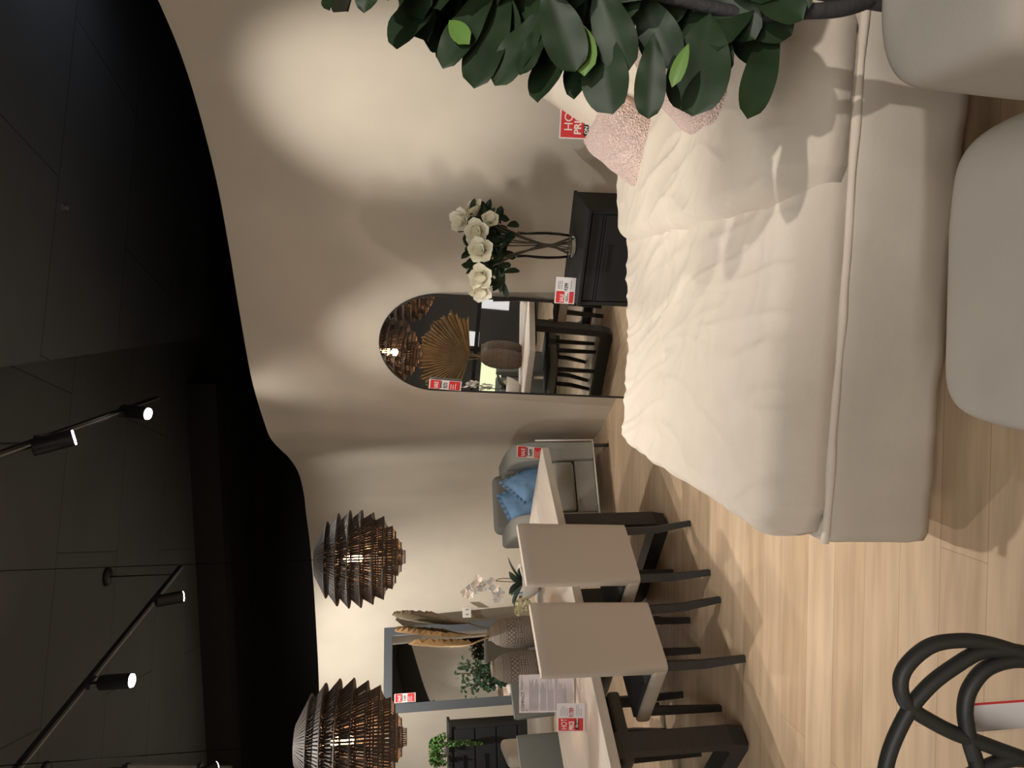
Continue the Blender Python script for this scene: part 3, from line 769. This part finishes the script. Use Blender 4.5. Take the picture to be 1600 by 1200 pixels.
# ------------------------------------------------------------------ things on the table
TH = .75
po = thing('orchid_pot', 'white bowl pot of the orchid on the dining table', 'plant pot', tp(.52, .78, TH))
obj('bowl', lathe(BM(), [(0, 0), (.05, 0), (.085, .03), (.115, .09), (.125, .135), (.118, .137), (.105, .10), (0, .09)], 36), 'white', po)
obj('soil', lathe(BM(), [(0, .105), (.10, .105)], 24), 'smoke', po)
orc = thing('orchid', 'white orchid with two arching sprays in the white bowl', 'orchid', tp(.52, .78, TH+.09))
bm = BM(); rnd = random.Random(3)
for k in range(9):
    a = k*2.3; r_ = .10+.05*(k % 3)
    tip = Vector((r_*math.cos(a), r_*math.sin(a)*.7, .06+.05*(k % 3))); leaf_shape(bm, (.01*math.cos(a), .01*math.sin(a), .02), tip, (0, 0, 1), .06, fold=.2, curl=.12, obov=.55)
obj('leaf', bm, 'leafgrey', orc)
sp1 = [(0, 0, .03), (.012, 0, .16), (.02, -.01, .28), (-.01, -.02, .36), (-.07, -.02, .40)]
sp2 = [(.01, 0, .03), (.03, .01, .14), (.02, 0, .21), (-.04, -.02, .245), (-.10, -.02, .19)]
for sp in (sp1, sp2):
    bm = BM(); tube(bm, catmull(sp, 5), .003, 6); obj('stem', bm, 'palmgrey', orc)
k = 0
for sp, nn in ((sp1, 11), (sp2, 11)):
    cs = catmull(sp, 8); 
    for i in range(nn):
        c = cs[int(len(cs)*(.52+.47*i/nn))]; off = Vector((rnd.uniform(-.03, .03), rnd.uniform(-.03, .02), rnd.uniform(-.045, .035)))
        bm = BM(); flower(bm, c+off, (rnd.uniform(-.6, .6), -1, rnd.uniform(-.2, .5)), .033, 5, .15, k, 1); obj('blossom', bm, 'petalw', orc, smooth=True); k += 1
hy = thing('hydrangea', 'round pale green hydrangea head beside the orchid pot', 'flower', tp(.67, .86, TH))
bm = BM(); tube(bm, [(0, 0, 0), (0, 0, .09)], .03, 10); obj('small_pot', bm, 'white', hy)
bm = BM(); rnd = random.Random(8)
for k in range(260):
    z = rnd.uniform(-.75, 1); a = rnd.uniform(0, 2*PI); r_ = math.sqrt(1-z*z); d = Vector((r_*math.cos(a), r_*math.sin(a), z*.85))
    c = Vector((0, 0, .125))+d*.062; t_ = d.orthogonal().normalized(); t_.rotate(Matrix.Rotation(rnd.uniform(0, 6), 3, d))
    leaf_shape(bm, c, c+(t_*.8+d*.35).normalized()*.024, d, .020, nu=3, nv=2)
obj('flower_head', bm, 'petalg', hy)
VP = [(0, 0), (.055, 0), (.075, .015), (.092, .08), (.098, .16), (.096, .24), (.088, .30), (.070, .35), (.050, .375), (.044, .385), (.047, .395), (.036, .397), (.034, .38), (.055, .35), (.07, .30), (0, .29)]
def vase(label, s, n, rz):
    t = thing('patterned_vase', label, 'vase', tp(s, n, TH), rz); obj('vessel', lathe(BM(), VP, 48), 'vase', t, loc=(0, 0, 0)); return t
v1 = vase('grey clay vase with incised pattern holding the dried palm leaves', .94, .72, .3)
v2 = vase('empty grey clay vase with incised chevrons, nearer the lilac sheet', 1.16, .76, 1.2)

def fan_leaf(bm, c, axis, nrm, Rr, spread=150, pleats=26, seed=0, ragged=.10, depth=.012, cupv=.12):
    c = Vector(c); ax = Vector(axis).normalized(); nr = Vector(nrm); nr = (nr-ax*nr.dot(ax)).normalized(); sd = ax.cross(nr); rr = random.Random(seed)
    n = pleats*2; rad = [Rr*(1-ragged*rr.random()) for _ in range(n+1)]
    for k in range(n+1):
        if k % 2: rad[k] *= .94
    K = 7; V = []
    for k in range(n+1):
        a = R(-spread+2*spread*k/n)
        d = ax*math.cos(a)+sd*math.sin(a); fall = math.cos(a*.5)**.3
        row = []
        for j in range(K+1):
            q = .04+.96*j/K; z = (depth if k % 2 else -depth)*q+cupv*Rr*q*q*(1 if True else 0)*math.cos(a)
            row.append(bm.verts.new(c+d*(rad[k]*q*fall)+nr*z))
        V.append(row)
    for k in range(n):
        for j in range(K): bm.faces.new((V[k][j], V[k+1][j], V[k+1][j+1], V[k][j+1]))
def solid(o, t=.002):
    s = o.modifiers.new('thick', 'SOLIDIFY'); s.thickness = t; return o
pv = tp(.94, .72, TH)
def palm(label, cx, cz, axis, nrm, Rr, m_, seed, spread):
    t = thing('dried_palm_leaf', label, 'dried leaf', pv, 0)
    bm = BM(); fan_leaf(bm, (cx[0], cx[1], cz), axis, nrm, Rr, spread, seed=seed); solid(obj('fan', bm, m_, t, smooth=False), .0015)
    bm = BM(); tube(bm, catmull([(0, 0, .12), (cx[0]*.3, cx[1]*.3, .36), (cx[0], cx[1], cz+.01)], 4), .005, 6); obj('stem', bm, m_, t)
palm('dried tan palm fan in the clay vase, nearest to the empty vase', (-.045, -.045), .50, (-.03, -.06, 1), (.93, .36, .06), .40, 'palm', 1, 80)
palm('dried tan palm fan in the clay vase, the middle one', (.0, -.01), .50, (.0, .0, 1), (.95, .28, .0), .50, 'palm', 2, 68)
palm('greyed dried palm fan in the clay vase, farthest from the empty vase', (.055, .05), .50, (.03, .02, 1), (.93, .36, .0), .52, 'palmgrey', 3, 55)

# lilac price list in a stand and HOT PRICE tag
ls = thing('price_list_stand', 'lilac sheet of small print in a clear stand on the dining table', 'sign', tp(1.56, .36, TH), R(-24))
ls.rotation_euler = (R(-6), 0, R(2))
obj('holder', bx((0, .005, .16), (.215, .002, .325)), 'acrylic', ls, smooth=False)
obj('foot', bx((0, .05, .003), (.215, .10, .003)), 'acrylic', ls, smooth=False)
obj('sheet', bx((0, 0, .165), (.205, .001, .295)), 'lilac', ls, smooth=False)
text('COMPACT', .022, 'ink', ls, (-.095, -.0012, .285), 0); text('001', .010, 'ink', ls, (-.095, -.0012, .268), 0)
for i, (a, b) in enumerate(((.255, .205), (.195, .165), (.155, .125), (.115, .055))):
    rowz = []; z = a
    while z > b: rowz.append(z); z -= .0058
    lines('small_print', -.095, .085, rowz, -.0009, 'greyink', ls, .0017, 20+i)
lines('small_print', .02, .095, [.302, .297, .292], -.0009, 'greyink', ls, .0016, 40)
hot_price_tag('red and white HOT PRICE 1789 tag standing on the dining table', tp(1.745, .27, TH+.003), R(-1), .148, .145, '$1789', lean=R(-8))

# leafy pot plant at the far side behind the chairs
lp = thing('leafy_plant', 'small leafy green plant in front of the dark framed mirror', 'plant', (-3.0, 7.55, 0), 0)
obj('pot', lathe(BM(), [(0, 0), (.12, 0), (.16, .45), (.14, .45), (.13, .40), (0, .40)], 28), 'white', lp)
bm = BM(); rnd = random.Random(21); bl = BM()
for k in range(16):
    a = rnd.uniform(0, 6.28); r_ = rnd.uniform(.03, .15); top = Vector((r_*math.cos(a), r_*math.sin(a)*.6, rnd.uniform(.75, 1.15)))
    tube(bm, catmull([(0, 0, .4), (top.x*.3, top.y*.3, .7), tuple(top)], 4), .004, 5)
    for j in range(26):
        q = rnd.uniform(.3, 1); c = Vector((0, 0, .4)).lerp(top, q)+Vector((rnd.uniform(-.05, .05), rnd.uniform(-.05, .05), rnd.uniform(-.05, .05)))
        d = Vector((rnd.uniform(-1, 1), rnd.uniform(-1, 1), rnd.uniform(-.6, .8))).normalized(); leaf_shape(bl, c, c+d*.055, (rnd.uniform(-1, 1), -1, .6), .034, nu=4, nv=2)
obj('stem', bm, 'palmgrey', lp); obj('foliage', bl, 'midleaf', lp)

# ------------------------------------------------------------------ rattan pendants
def make_pendant(label, loc):
    t = thing('pendant_lamp', label, 'pendant lamp', loc)
    # tiers: inner radius, outer rim radius, z top of skirt, z rim, closing radius under the rim
    tiers = [(.10, .235, .275, .205, .15), (.135, .285, .245, .135, .18), (.165, .302, .185, .062, .20), (.19, .302, .115, -.012, .215), (.205, .285, .045, -.085, .215), (.205, .258, -.035, -.150, .20), (.175, .195, -.12, -.205, .16), (.10, .115, -.165, -.240, .09), (.045, .050, -.20, -.265, .04)]
    rnd = random.Random(5)
    for i, (ri, ro, zt, zr, rc) in enumerate(tiers):
        bm = BM(); n = 96 if ro > .2 else (64 if ro > .1 else 26)
        for k in range(n):
            a = 2*PI*k/n+rnd.uniform(-.008, .008); c, s = math.cos(a), math.sin(a)
            wd = 2*PI*ro/n*.62
            e = Vector((-s, c, 0))*wd/2
            p0 = Vector((c*ri, s*ri, zt)); p1 = Vector((c*ro, s*ro, zr)); p2 = Vector((c*rc, s*rc, zr-.022))
            q = [p0-e*.8, p0+e*.8, p1+e, p1-e]
            f0 = [bm.verts.new(v) for v in q]; nn = (p1-p0).cross(e).normalized()*.003; f1 = [bm.verts.new(v+nn) for v in q]
            bm.faces.new(f0); bm.faces.new(f1[::-1])
            for m_ in range(4): bm.faces.new((f0[m_], f0[(m_+1) % 4], f1[(m_+1) % 4], f1[m_]))
            q = [p1-e, p1+e, p2+e*.8, p2-e*.8]; f0 = [bm.verts.new(v) for v in q]; bm.faces.new(f0)
        for rr_, zz_, th in ((ri, zt, .004), (ro, zr, .005), (rc, zr-.022, .004), ((ri+ro)/2, (zt+zr)/2, .002)):
            tube(bm, [(rr_*math.cos(2*PI*k/48), rr_*math.sin(2*PI*k/48), zz_) for k in range(48)], th, 5, closed=True)
        obj('rattan_tier', bm, 'rattan', t, smooth=False)
    bm = BM(); cyl(bm, (0, 0, .25), (0, 0, 4.2-loc[2]), .0022, n=6); obj('cord', bm, 'cord', t)
    bm = BM(); cyl(bm, (0, 0, .10), (0, 0, .26), .022, n=12); obj('lamp_holder', bm, 'black', t)
    bm = BM(); lathe(bm, [(0, -.02), (.02, -.012), (.032, .02), (.030, .05), (.018, .085), (.014, .10)], 20); obj('bulb', bm, 'bulb', t)
    return t
P1 = (-1.115, 4.80, 1.955); P2 = (-1.86, 3.92, 1.955)
pa = make_pendant('black tiered rattan pendant lamp, the farther one above the table', P1)
dup(pa, P2, .3, 'black tiered rattan pendant lamp, the nearer one cut by the left edge')
for p in (P1, P2):
    ld = bpy.data.lights.new('bulb_glow', 'POINT'); ld.energy = 24; ld.color = (1, .55, .28); ld.shadow_soft_size = .03
    lo = bpy.data.objects.new('bulb_glow', ld); col.objects.link(lo); lo.location = (p[0], p[1], p[2]-.045)

# ------------------------------------------------------------------ armchair with blue cushions
AC = Vector((-.463, 5.858, 0)); AD = Vector((-.93, -.365, 0)); AI = Vector((-.365, .93, 0))
ac_c = AC+AD*.37
ar = thing('armchair', 'grey green armchair with blue cushions between the table and the wall', 'armchair', ac_c, math.atan2(-AD.y, -AD.x))
# local: x to the right (as seen), y away from the viewer
def arm(sx):
    bm = BM(); P = []
    # side panel, extruded through the arm's width; rounded high at the back, falling to the front
    pr = [(.0, .15), (.0, .60), (.02, .70), (.08, .78), (.18, .82), (.40, .83), (.70, .83), (.74, .80), (.74, .15)]
    x0, x1 = (.21, .37) if sx > 0 else (-.37, -.21)
    A = [bm.verts.new((x0, y, z)) for y, z in pr]; B = [bm.verts.new((x1, y, z)) for y, z in pr]
    bm.faces.new(A); bm.faces.new(B[::-1])
    for k in range(len(pr)): bm.faces.new((A[k], A[(k+1) % len(pr)], B[(k+1) % len(pr)], B[k]))
    bmesh.ops.recalc_face_normals(bm, faces=bm.faces)
    es = [e for e in bm.edges if abs(e.verts[0].co.x-e.verts[1].co.x) < 1e-5]
    bmesh.ops.bevel(bm, geom=es, offset=.028, segments=4, affect='EDGES', profile=.5)
    return bm
obj('arm', arm(1), 'greycloth', ar, auto=50); obj('arm', arm(-1), 'greycloth', ar, auto=50)
obj('backrest', bx((0, .66, .56), (.50, .20, .68), Euler((R(-8), 0, 0)).to_matrix(), bev=.06, seg=5), 'greycloth', ar)
obj('seat_cushion', bx((0, .29, .40), (.415, .56, .18), bev=.04, seg=4), 'greycloth', ar)
obj('base', bx((0, .37, .225), (.42, .70, .16), bev=.01), 'greycloth', ar, smooth=False)
bm = BM()
for z in (.14,):
    tube(bm, [(-.365, .01, z), (.365, .01, z), (.365, .73, z), (-.365, .73, z)], .007, 6, closed=True)
for sx in (-1, 1):
    tube(bm, [(sx*.374, -.004, .14), (sx*.374, -.004, .62)], .006, 6)
obj('metal_frame', bm, 'white', ar)
for sx in (-1, 1):
    for y in (.04, .70):
        bm = BM(); cyl(bm, (sx*.34, y, 0), (sx*.34, y, .15), .014, n=10); obj('leg', bm, 'darkwood', ar)
def armloc(x, y, z):
    q = Matrix.Translation(ac_c) @ Matrix.Rotation(math.atan2(-AD.y, -AD.x), 4, 'Z') @ Vector((x, y, z)); return q
AR = math.atan2(-AD.y, -AD.x)
def blue(label, p, rx, ry, rz, seed):
    t = thing('ruffled_cushion', label, 'cushion', p); t.rotation_euler = Euler((rx, ry, rz), 'XYZ')
    obj('front_cover', half(cushion(.36, .36, .13, seed=seed), -1), 'blue', t); obj('back_cover', half(cushion(.36, .36, .13, seed=seed), 1), 'flax', t)
    bm = BM(); n = 160; V = []
    for k in range(n):
        s = k/n*4; i = int(s); q = s-i
        c = [(-1, 0), (1, 0), (1, 2), (-1, 2)]; a, b = c[i], c[(i+1) % 4]
        x = (a[0]+(b[0]-a[0])*q)*.169; z = (a[1]+(b[1]-a[1])*q)*.171+.009
        dx, dz = x, z-.18; l = max(abs(dx), abs(dz)); ox, oz = dx/l*.028, dz/l*.028
        V.append((bm.verts.new((x, 0, z)), bm.verts.new((x+ox, .012*math.sin(k*1.1), z+oz))))
    for k in range(n): bm.faces.new((V[k][0], V[k][1], V[(k+1) % n][1], V[(k+1) % n][0]))
    obj('ruffle', bm, 'blue', t)
blue('blue ruffled cushion leaning at the left of the armchair', armloc(-.01, .27, .50), R(-16), R(-16), AR+R(26), 1)
blue('blue ruffled cushion behind the table corner on the armchair', armloc(.155, .22, .475), R(-14), R(-24), AR+R(48), 2)
sale_tag('SALE tag marked 499 hanging on the right arm of the armchair', armloc(.26, -.022, .55), AR, .095, .23, '$499', tilt=R(5))
sale_tag('small SALE tag half hidden behind the armchair arm', armloc(.13, .44, .70), AR, .075, .13, '$89', lean=R(-8))

# ------------------------------------------------------------------ tall dresser with trailing plant
ds = thing('dresser', 'tall charcoal dresser at the left edge behind the table', 'dresser', (-4.30, 8.52, 0), R(14))
obj('body', bx((-.05, .0, .62), (.80, .42, 1.00), bev=.004), 'charcoal', ds, smooth=False)
obj('top', bx((-.05, 0, 1.135), (.86, .46, .03)), 'charcoal', ds, smooth=False)
for k in range(4):
    d_ = obj('drawer', bx((-.05, -.215, .24+k*.245), (.74, .018, .225), bev=.003), 'charcoal', ds, smooth=False)
    obj('handle', bx((-.05, -.235, .26+k*.245), (.20, .014, .012)), 'black', d_, smooth=False)
for sx in (-.40, .30):
    for sy in (-.16, .16): obj('leg', bx((sx, sy, .06), (.04, .04, .12)), 'charcoal', ds, smooth=False)
tr = thing('trailing_plant', 'bright green trailing plant in a small pot on the charcoal dresser', 'plant', (-4.17, 8.42, 1.15), 0)
obj('pot', lathe(BM(), [(0, 0), (.07, 0), (.09, .10), (.08, .10), (0, .08)], 24), 'white', tr)
bm = BM(); rnd = random.Random(31); st = BM()
strands = []
for k in range(46):
    a = rnd.uniform(0, 6.28); r_ = rnd.uniform(.08, .19); strands.append([(0, 0, .08), (r_*.6*math.cos(a), r_*.6*math.sin(a)-.02, .16+rnd.uniform(0, .06)), (r_*math.cos(a), r_*math.sin(a)-.03, rnd.uniform(.02, .14))])
for x, z in ((.14, -.30), (.16, -.22), (-.24, -.34), (-.27, -.25), (.13, -.36)):
    strands.append([(0, 0, .08), (x*.7, -.12, .16), (x, -.19, .02), (x+.01, -.195, z*.5), (x, -.19, z)])
for s in strands:
    cs = catmull(s, 10); tube(st, cs, .002, 4)
    for c in cs:
        for j in range(4):
            d = Vector((rnd.uniform(-1, 1), rnd.uniform(-1, 1), rnd.uniform(-1, 1))).normalized(); leaf_shape(bm, c, c+d*.026, d.orthogonal(), .018, nu=3, nv=2)
obj('stem', st, 'leafgreen', tr); obj('foliage', bm, 'leafgreen', tr)
ck = thing('cream_armchair', 'small cream armchair mostly hidden behind the table, before the dresser', 'armchair', (-3.25, 7.0, 0), R(10))
obj('seat', bx((0, 0, .36), (.60, .55, .18), bev=.05, seg=4), 'cream', ck)
obj('backrest', bx((-.28, 0, .53), (.12, .55, .38), bev=.045, seg=4), 'cream', ck)
for sx in (-1, 1):
    for sy in (-1, 1): bm = BM(); cyl(bm, (sx*.24, sy*.2, 0), (sx*.24, sy*.2, .29), .015, n=8); obj('leg', bm, 'darkwood', ck)

# ------------------------------------------------------------------ foreground: linen ottoman, linen armchair, bentwood chair, fig
ot = thing('ottoman', 'linen upholstered ottoman with rounded end in the foreground', 'ottoman', (.215, .99, 0), R(-2))
def soft(sx, sy, sz, p=3.2, n=40, m_=24, wr=.006, seed=0):
    bm = BM()
    def f(u, v):
        a = 2*PI*u; b = PI*(v-.5)
        ca, sa = math.cos(a), math.sin(a); cb, sb = math.cos(b), math.sin(b)
        q = 2/p; sg = lambda t, e: math.copysign(abs(t)**e, t)
        x = sx/2*sg(ca, q)*sg(cb, q*.8); y = sy/2*sg(sa, q)*sg(cb, q*.8); z = sz/2*sg(sb, q*.8)
        k = noise.noise(Vector((x*5+seed, y*5, z*5)))*wr
        return Vector((x*(1+k*2), y*(1+k*2), z+k))
    V = grid(bm, f, n, m_, closeu=True)
    bmesh.ops.remove_doubles(bm, verts=bm.verts, dist=.0005)
    return bm
obj('upholstery', soft(.64, 1.04, .30, 7, 110, 44, .012, 2), 'linen3', ot, loc=(0, 0, .355))
for sx in (-1, 1):
    for sy in (-1, 1): bm = BM(); cyl(bm, (sx*.30, sy*.32, 0), (sx*.30, sy*.32, .24), .02, n=10); obj('leg', bm, 'darkwood', ot)
la = thing('linen_armchair', 'linen slipcovered armchair at the lower right before the fig plant', 'armchair', (1.01, .66, 0), R(0))
obj('back_cushion', soft(.84, .26, .30, 7, 110, 54, .02, 5), 'linen3', la, loc=(-.155, .25, .82), rot=(R(4), R(0), R(-3)))
obj('backrest', soft(.72, .22, .60, 4.5, 72, 40, .02, 6), 'linen3', la, loc=(-.15, .29, .56))
obj('arm', soft(.20, .80, .40, 3.4, 40, 24, .02, 9), 'linen3', la, loc=(-.33, -.08, .44))
obj('arm', soft(.20, .80, .40, 3.4, 40, 24, .02, 9), 'linen3', la, loc=(.14, -.06, .44))
obj('seat', soft(.60, .70, .26, 4, 48, 20, .01, 4), 'linen3', la, loc=(-.15, -.08, .36))
for sx in (-1, 1):
    for sy in (-1, 1): bm = BM(); cyl(bm, (sx*.28-.15, sy*.28, 0), (sx*.28-.15, sy*.28, .26), .02, n=10); obj('leg', bm, 'darkwood', la)

bc = thing('bentwood_chair', 'dark chair with looping bentwood back at the lower left corner', 'chair', (-.72, 1.0, 0), 0)
def L3(P, off=(0, 0, 0)): return [Vector((x+.72, y-1.0, z)) for x, y, z in P]
Y0 = 1.20
def q(x, z, y=Y0): return (x, y, z)
cc = [  # loops of the back, world x / z on a gently tilted plane
 [(-.745, .838), (-0.687, 0.829), (-0.644, 0.815), (-0.598, 0.792), (-0.572, 0.774), (-0.541, 0.744), (-0.513, 0.705), (-0.489, 0.662), (-0.484, 0.62), (-0.493, 0.562), (-.515, .50), (-.56, .445)],
 [(-.715, .50), (-0.688, 0.562), (-0.666, 0.62), (-0.65, 0.662), (-0.634, 0.705), (-0.614, 0.744), (-0.591, 0.78), (-0.565, 0.8), (-0.53, 0.802), (-0.499, 0.782), (-0.473, 0.744), (-0.466, 0.693), (-0.471, 0.648), (-0.483, 0.605), (-0.499, 0.562), (-.53, .50), (-.60, .45)],
 [(-.56, .45), (-.522, .51), (-0.506, 0.562), (-0.504, 0.605), (-0.519, 0.648), (-0.553, 0.676), (-0.588, 0.685), (-0.623, 0.682), (-0.659, 0.674), (-0.7, 0.662), (-.76, .655), (-.81, .66)],
 [(-.72, .69), (-0.701, 0.654), (-0.693, 0.634), (-0.683, 0.602), (-0.688, 0.562), (-.71, .50)],
]
bm = BM()
for P in cc: tube(bm, catmull(L3([(x, Y0+(z-.7)*.12, z) for x, z in P]), 8), .0138, 10)
for P in cc:
    P2_ = [(-1.62-x, z) for x, z in P]; tube(bm, catmull(L3([(x, Y0+(z-.7)*.12, z) for x, z in P2_]), 8), .0125, 10)
obj('looped_back', bm, 'curvy', bc)
obj('seat', bx((-.09, -.06, .43), (.50, .46, .035), bev=.015, seg=3), 'curvy', bc)
for sx in (-1, 1):
    for sy in (-1, 1): bm = BM(); tube(bm, [(-.09+sx*.20, -.06+sy*.18, .43), (-.09+sx*.23, -.06+sy*.21, 0)], [.018, .013], 10); obj('leg', bm, 'curvy', bc)
st_ = thing('price_tag', 'white card with a red edge in a clear sleeve hanging behind the bentwood loops', 'price tag', (-.640, 1.262, .425), R(8))
obj('holder', bx((0, .003, .10), (.062, .0015, .235)), 'acrylic', st_, smooth=False); obj('card', bx((0, 0, .10), (.052, .0012, .21)), 'paper', st_, smooth=False)
obj('red_edge', bx((.0245, -.001, .10), (.004, .0014, .21)), 'red', st_, smooth=False)
bm = BM(); tube(bm, [(0, 0, .215), (.004, -.020, .225), (.006, -.048, .225)], .0012, 5); obj('tie', bm, 'black', st_)

fg = thing('fiddle_leaf_fig', 'large leafed fiddle leaf fig standing at the right edge', 'plant', (.86, 1.50, 0))
obj('pot', lathe(BM(), [(0, 0), (.13, 0), (.165, .30), (.15, .30), (.14, .26), (0, .26)], 32), 'charcoal', fg)
bm = BM()
tube(bm, catmull([(0, 0, .2), (-.01, 0, .45), (.0, .0, .62), (.015, .01, .75), (.04, 0, 1.0), (.10, 0, 1.4), (.15, .0, 1.9), (.20, 0, 2.4)], 6), [.031-.0003*k for k in range(43)], 10)
tube(bm, catmull([(.0, .0, .66), (-.035, -.01, .74), (-.05, -.01, .84), (-.06, 0, .95), (-.03, 0, 1.2), (.0, .02, 1.6), (.05, .04, 1.9)], 6), [.020-.0003*k for k in range(37)], 10)
obj('trunk', bm, 'bark', fg)
bm = BM(); bl = BM(); rnd = random.Random(17)
tips = [(0.774,1.553,1.847, 0.922,1.647,1.842, 0.039),
 (0.699,1.409,1.768, 0.802,1.399,1.744, 0.043),
 (0.698,1.534,1.710, 0.903,1.602,1.611, 0.082),
 (0.651,1.507,1.616, 0.842,1.524,1.502, 0.063),
 (0.611,1.497,1.554, 0.858,1.550,1.471, 0.078),
 (0.614,1.493,1.510, 0.780,1.492,1.399, 0.065),
 (0.628,1.469,1.461, 0.770,1.496,1.389, 0.039),
 (0.599,1.516,1.418, 0.848,1.615,1.320, 0.070),
 (0.621,1.552,1.331, 0.828,1.597,1.284, 0.058),
 (0.560,1.471,1.269, 0.757,1.483,1.300, 0.090),
 (0.529,1.406,1.213, 0.692,1.389,1.206, 0.056),
 (0.568,1.474,1.094, 0.794,1.493,1.044, 0.119),
 (0.567,1.461,0.972, 0.821,1.548,0.864, 0.065),
 (0.759,1.484,0.860, 0.858,1.531,1.012, 0.086),
 (0.628,1.438,1.352, 0.792,1.421,1.420, 0.077),
 (0.641,1.452,1.241, 0.817,1.448,1.309, 0.078),
 (0.654,1.482,1.020, 0.864,1.581,1.080, 0.090),
 (0.679,1.508,1.124, 0.832,1.510,1.194, 0.082),
 (0.716,1.543,0.893, 0.924,1.619,0.941, 0.086),
 (0.686,1.518,1.387, 0.918,1.606,1.456, 0.074),
 (0.696,1.522,1.468, 0.921,1.597,1.528, 0.074),
 (0.709,1.457,1.045, 0.936,1.554,0.910, 0.080),
 (0.759,1.554,1.165, 0.938,1.553,1.047, 0.084),
 (0.736,1.521,1.276, 0.962,1.586,1.154, 0.075),
 (0.737,1.474,0.951, 0.890,1.517,1.047, 0.075)]
tips += [(.765, 1.43, .865, .90, 1.45, 1.03, .085), (.80, 1.42, .93, .96, 1.44, 1.10, .085), (.79, 1.46, .845, .96, 1.50, .93, .07)]
for i, (x, y, z, x2, y2, z2, wd) in enumerate(tips):
    leaf_shape(bm, (x2-.86, y2-1.5, z2), (x-.86, y-1.5, z), (rnd.uniform(-.1, .35), -1, .45+rnd.uniform(-.3, .3)), wd*1.12, fold=.09, curl=.04, nu=16, nv=8, wave=.007, seed=i, obov=.66)
for i in range(230):
    z = rnd.uniform(.95, 2.55); a = rnd.uniform(-PI, PI); r_ = rnd.uniform(.04, .14)
    base = Vector((.14+r_*math.cos(a)*.7, .04+r_*math.sin(a)*.7, z)); ln = rnd.uniform(.17, .25)
    d = Vector((math.cos(a), math.sin(a)*.8, rnd.uniform(-.15, .5))).normalized()
    tip = base+d*ln; lim = -.12 if z < 1.75 else .02+(z-1.75)*.35
    if tip.x < lim: tip.x = lim+rnd.uniform(0, .03)
    leaf_shape(bm, base, tip, (d.x*-.5+rnd.uniform(-.4, .4), -.7+rnd.uniform(-.3, .3), .7), rnd.uniform(.09, .135), fold=.10, curl=.06, nu=12, nv=6, wave=.008, seed=i, obov=.64)
obj('foliage', bm, 'leafdark', fg)
for c, tp_, wd in (((-.11, .02, 1.60), (-.17, -.02, 1.565), .04), ((-.13, -.04, 1.33), (-.235, -.06, 1.335), .055), ((-.18, -.10, 1.13), (-.265, -.10, 1.165), .03)):
    bl = BM(); leaf_shape(bl, c, tp_, (0, -1, .4), wd, nu=6, nv=4); obj('young_leaf', bl, 'lime', fg)


# ------------------------------------------------------------------ repeats carry a shared group
GROUPS = {'price_tag': 'red and white price tags', 'dining_chair': 'dining chairs around the long table', 'patterned_vase': 'incised clay vases on the table',
          'dried_palm_leaf': 'dried palm fans in the clay vase', 'pendant_lamp': 'rattan pendants above the table', 'track_spotlight': 'black spotlights on the ceiling tracks',
          'lighting_track': 'black ceiling tracks', 'pillow': 'cream pillows at the bed head', 'boucle_cushion': 'pink boucle cushions on the bed',
          'ruffled_cushion': 'blue ruffled cushions on the armchair'}
for o in bpy.data.objects:
    if o.parent is None and o.get('label'):
        g = GROUPS.get(o.name.split('.')[0])
        if g: o['group'] = g
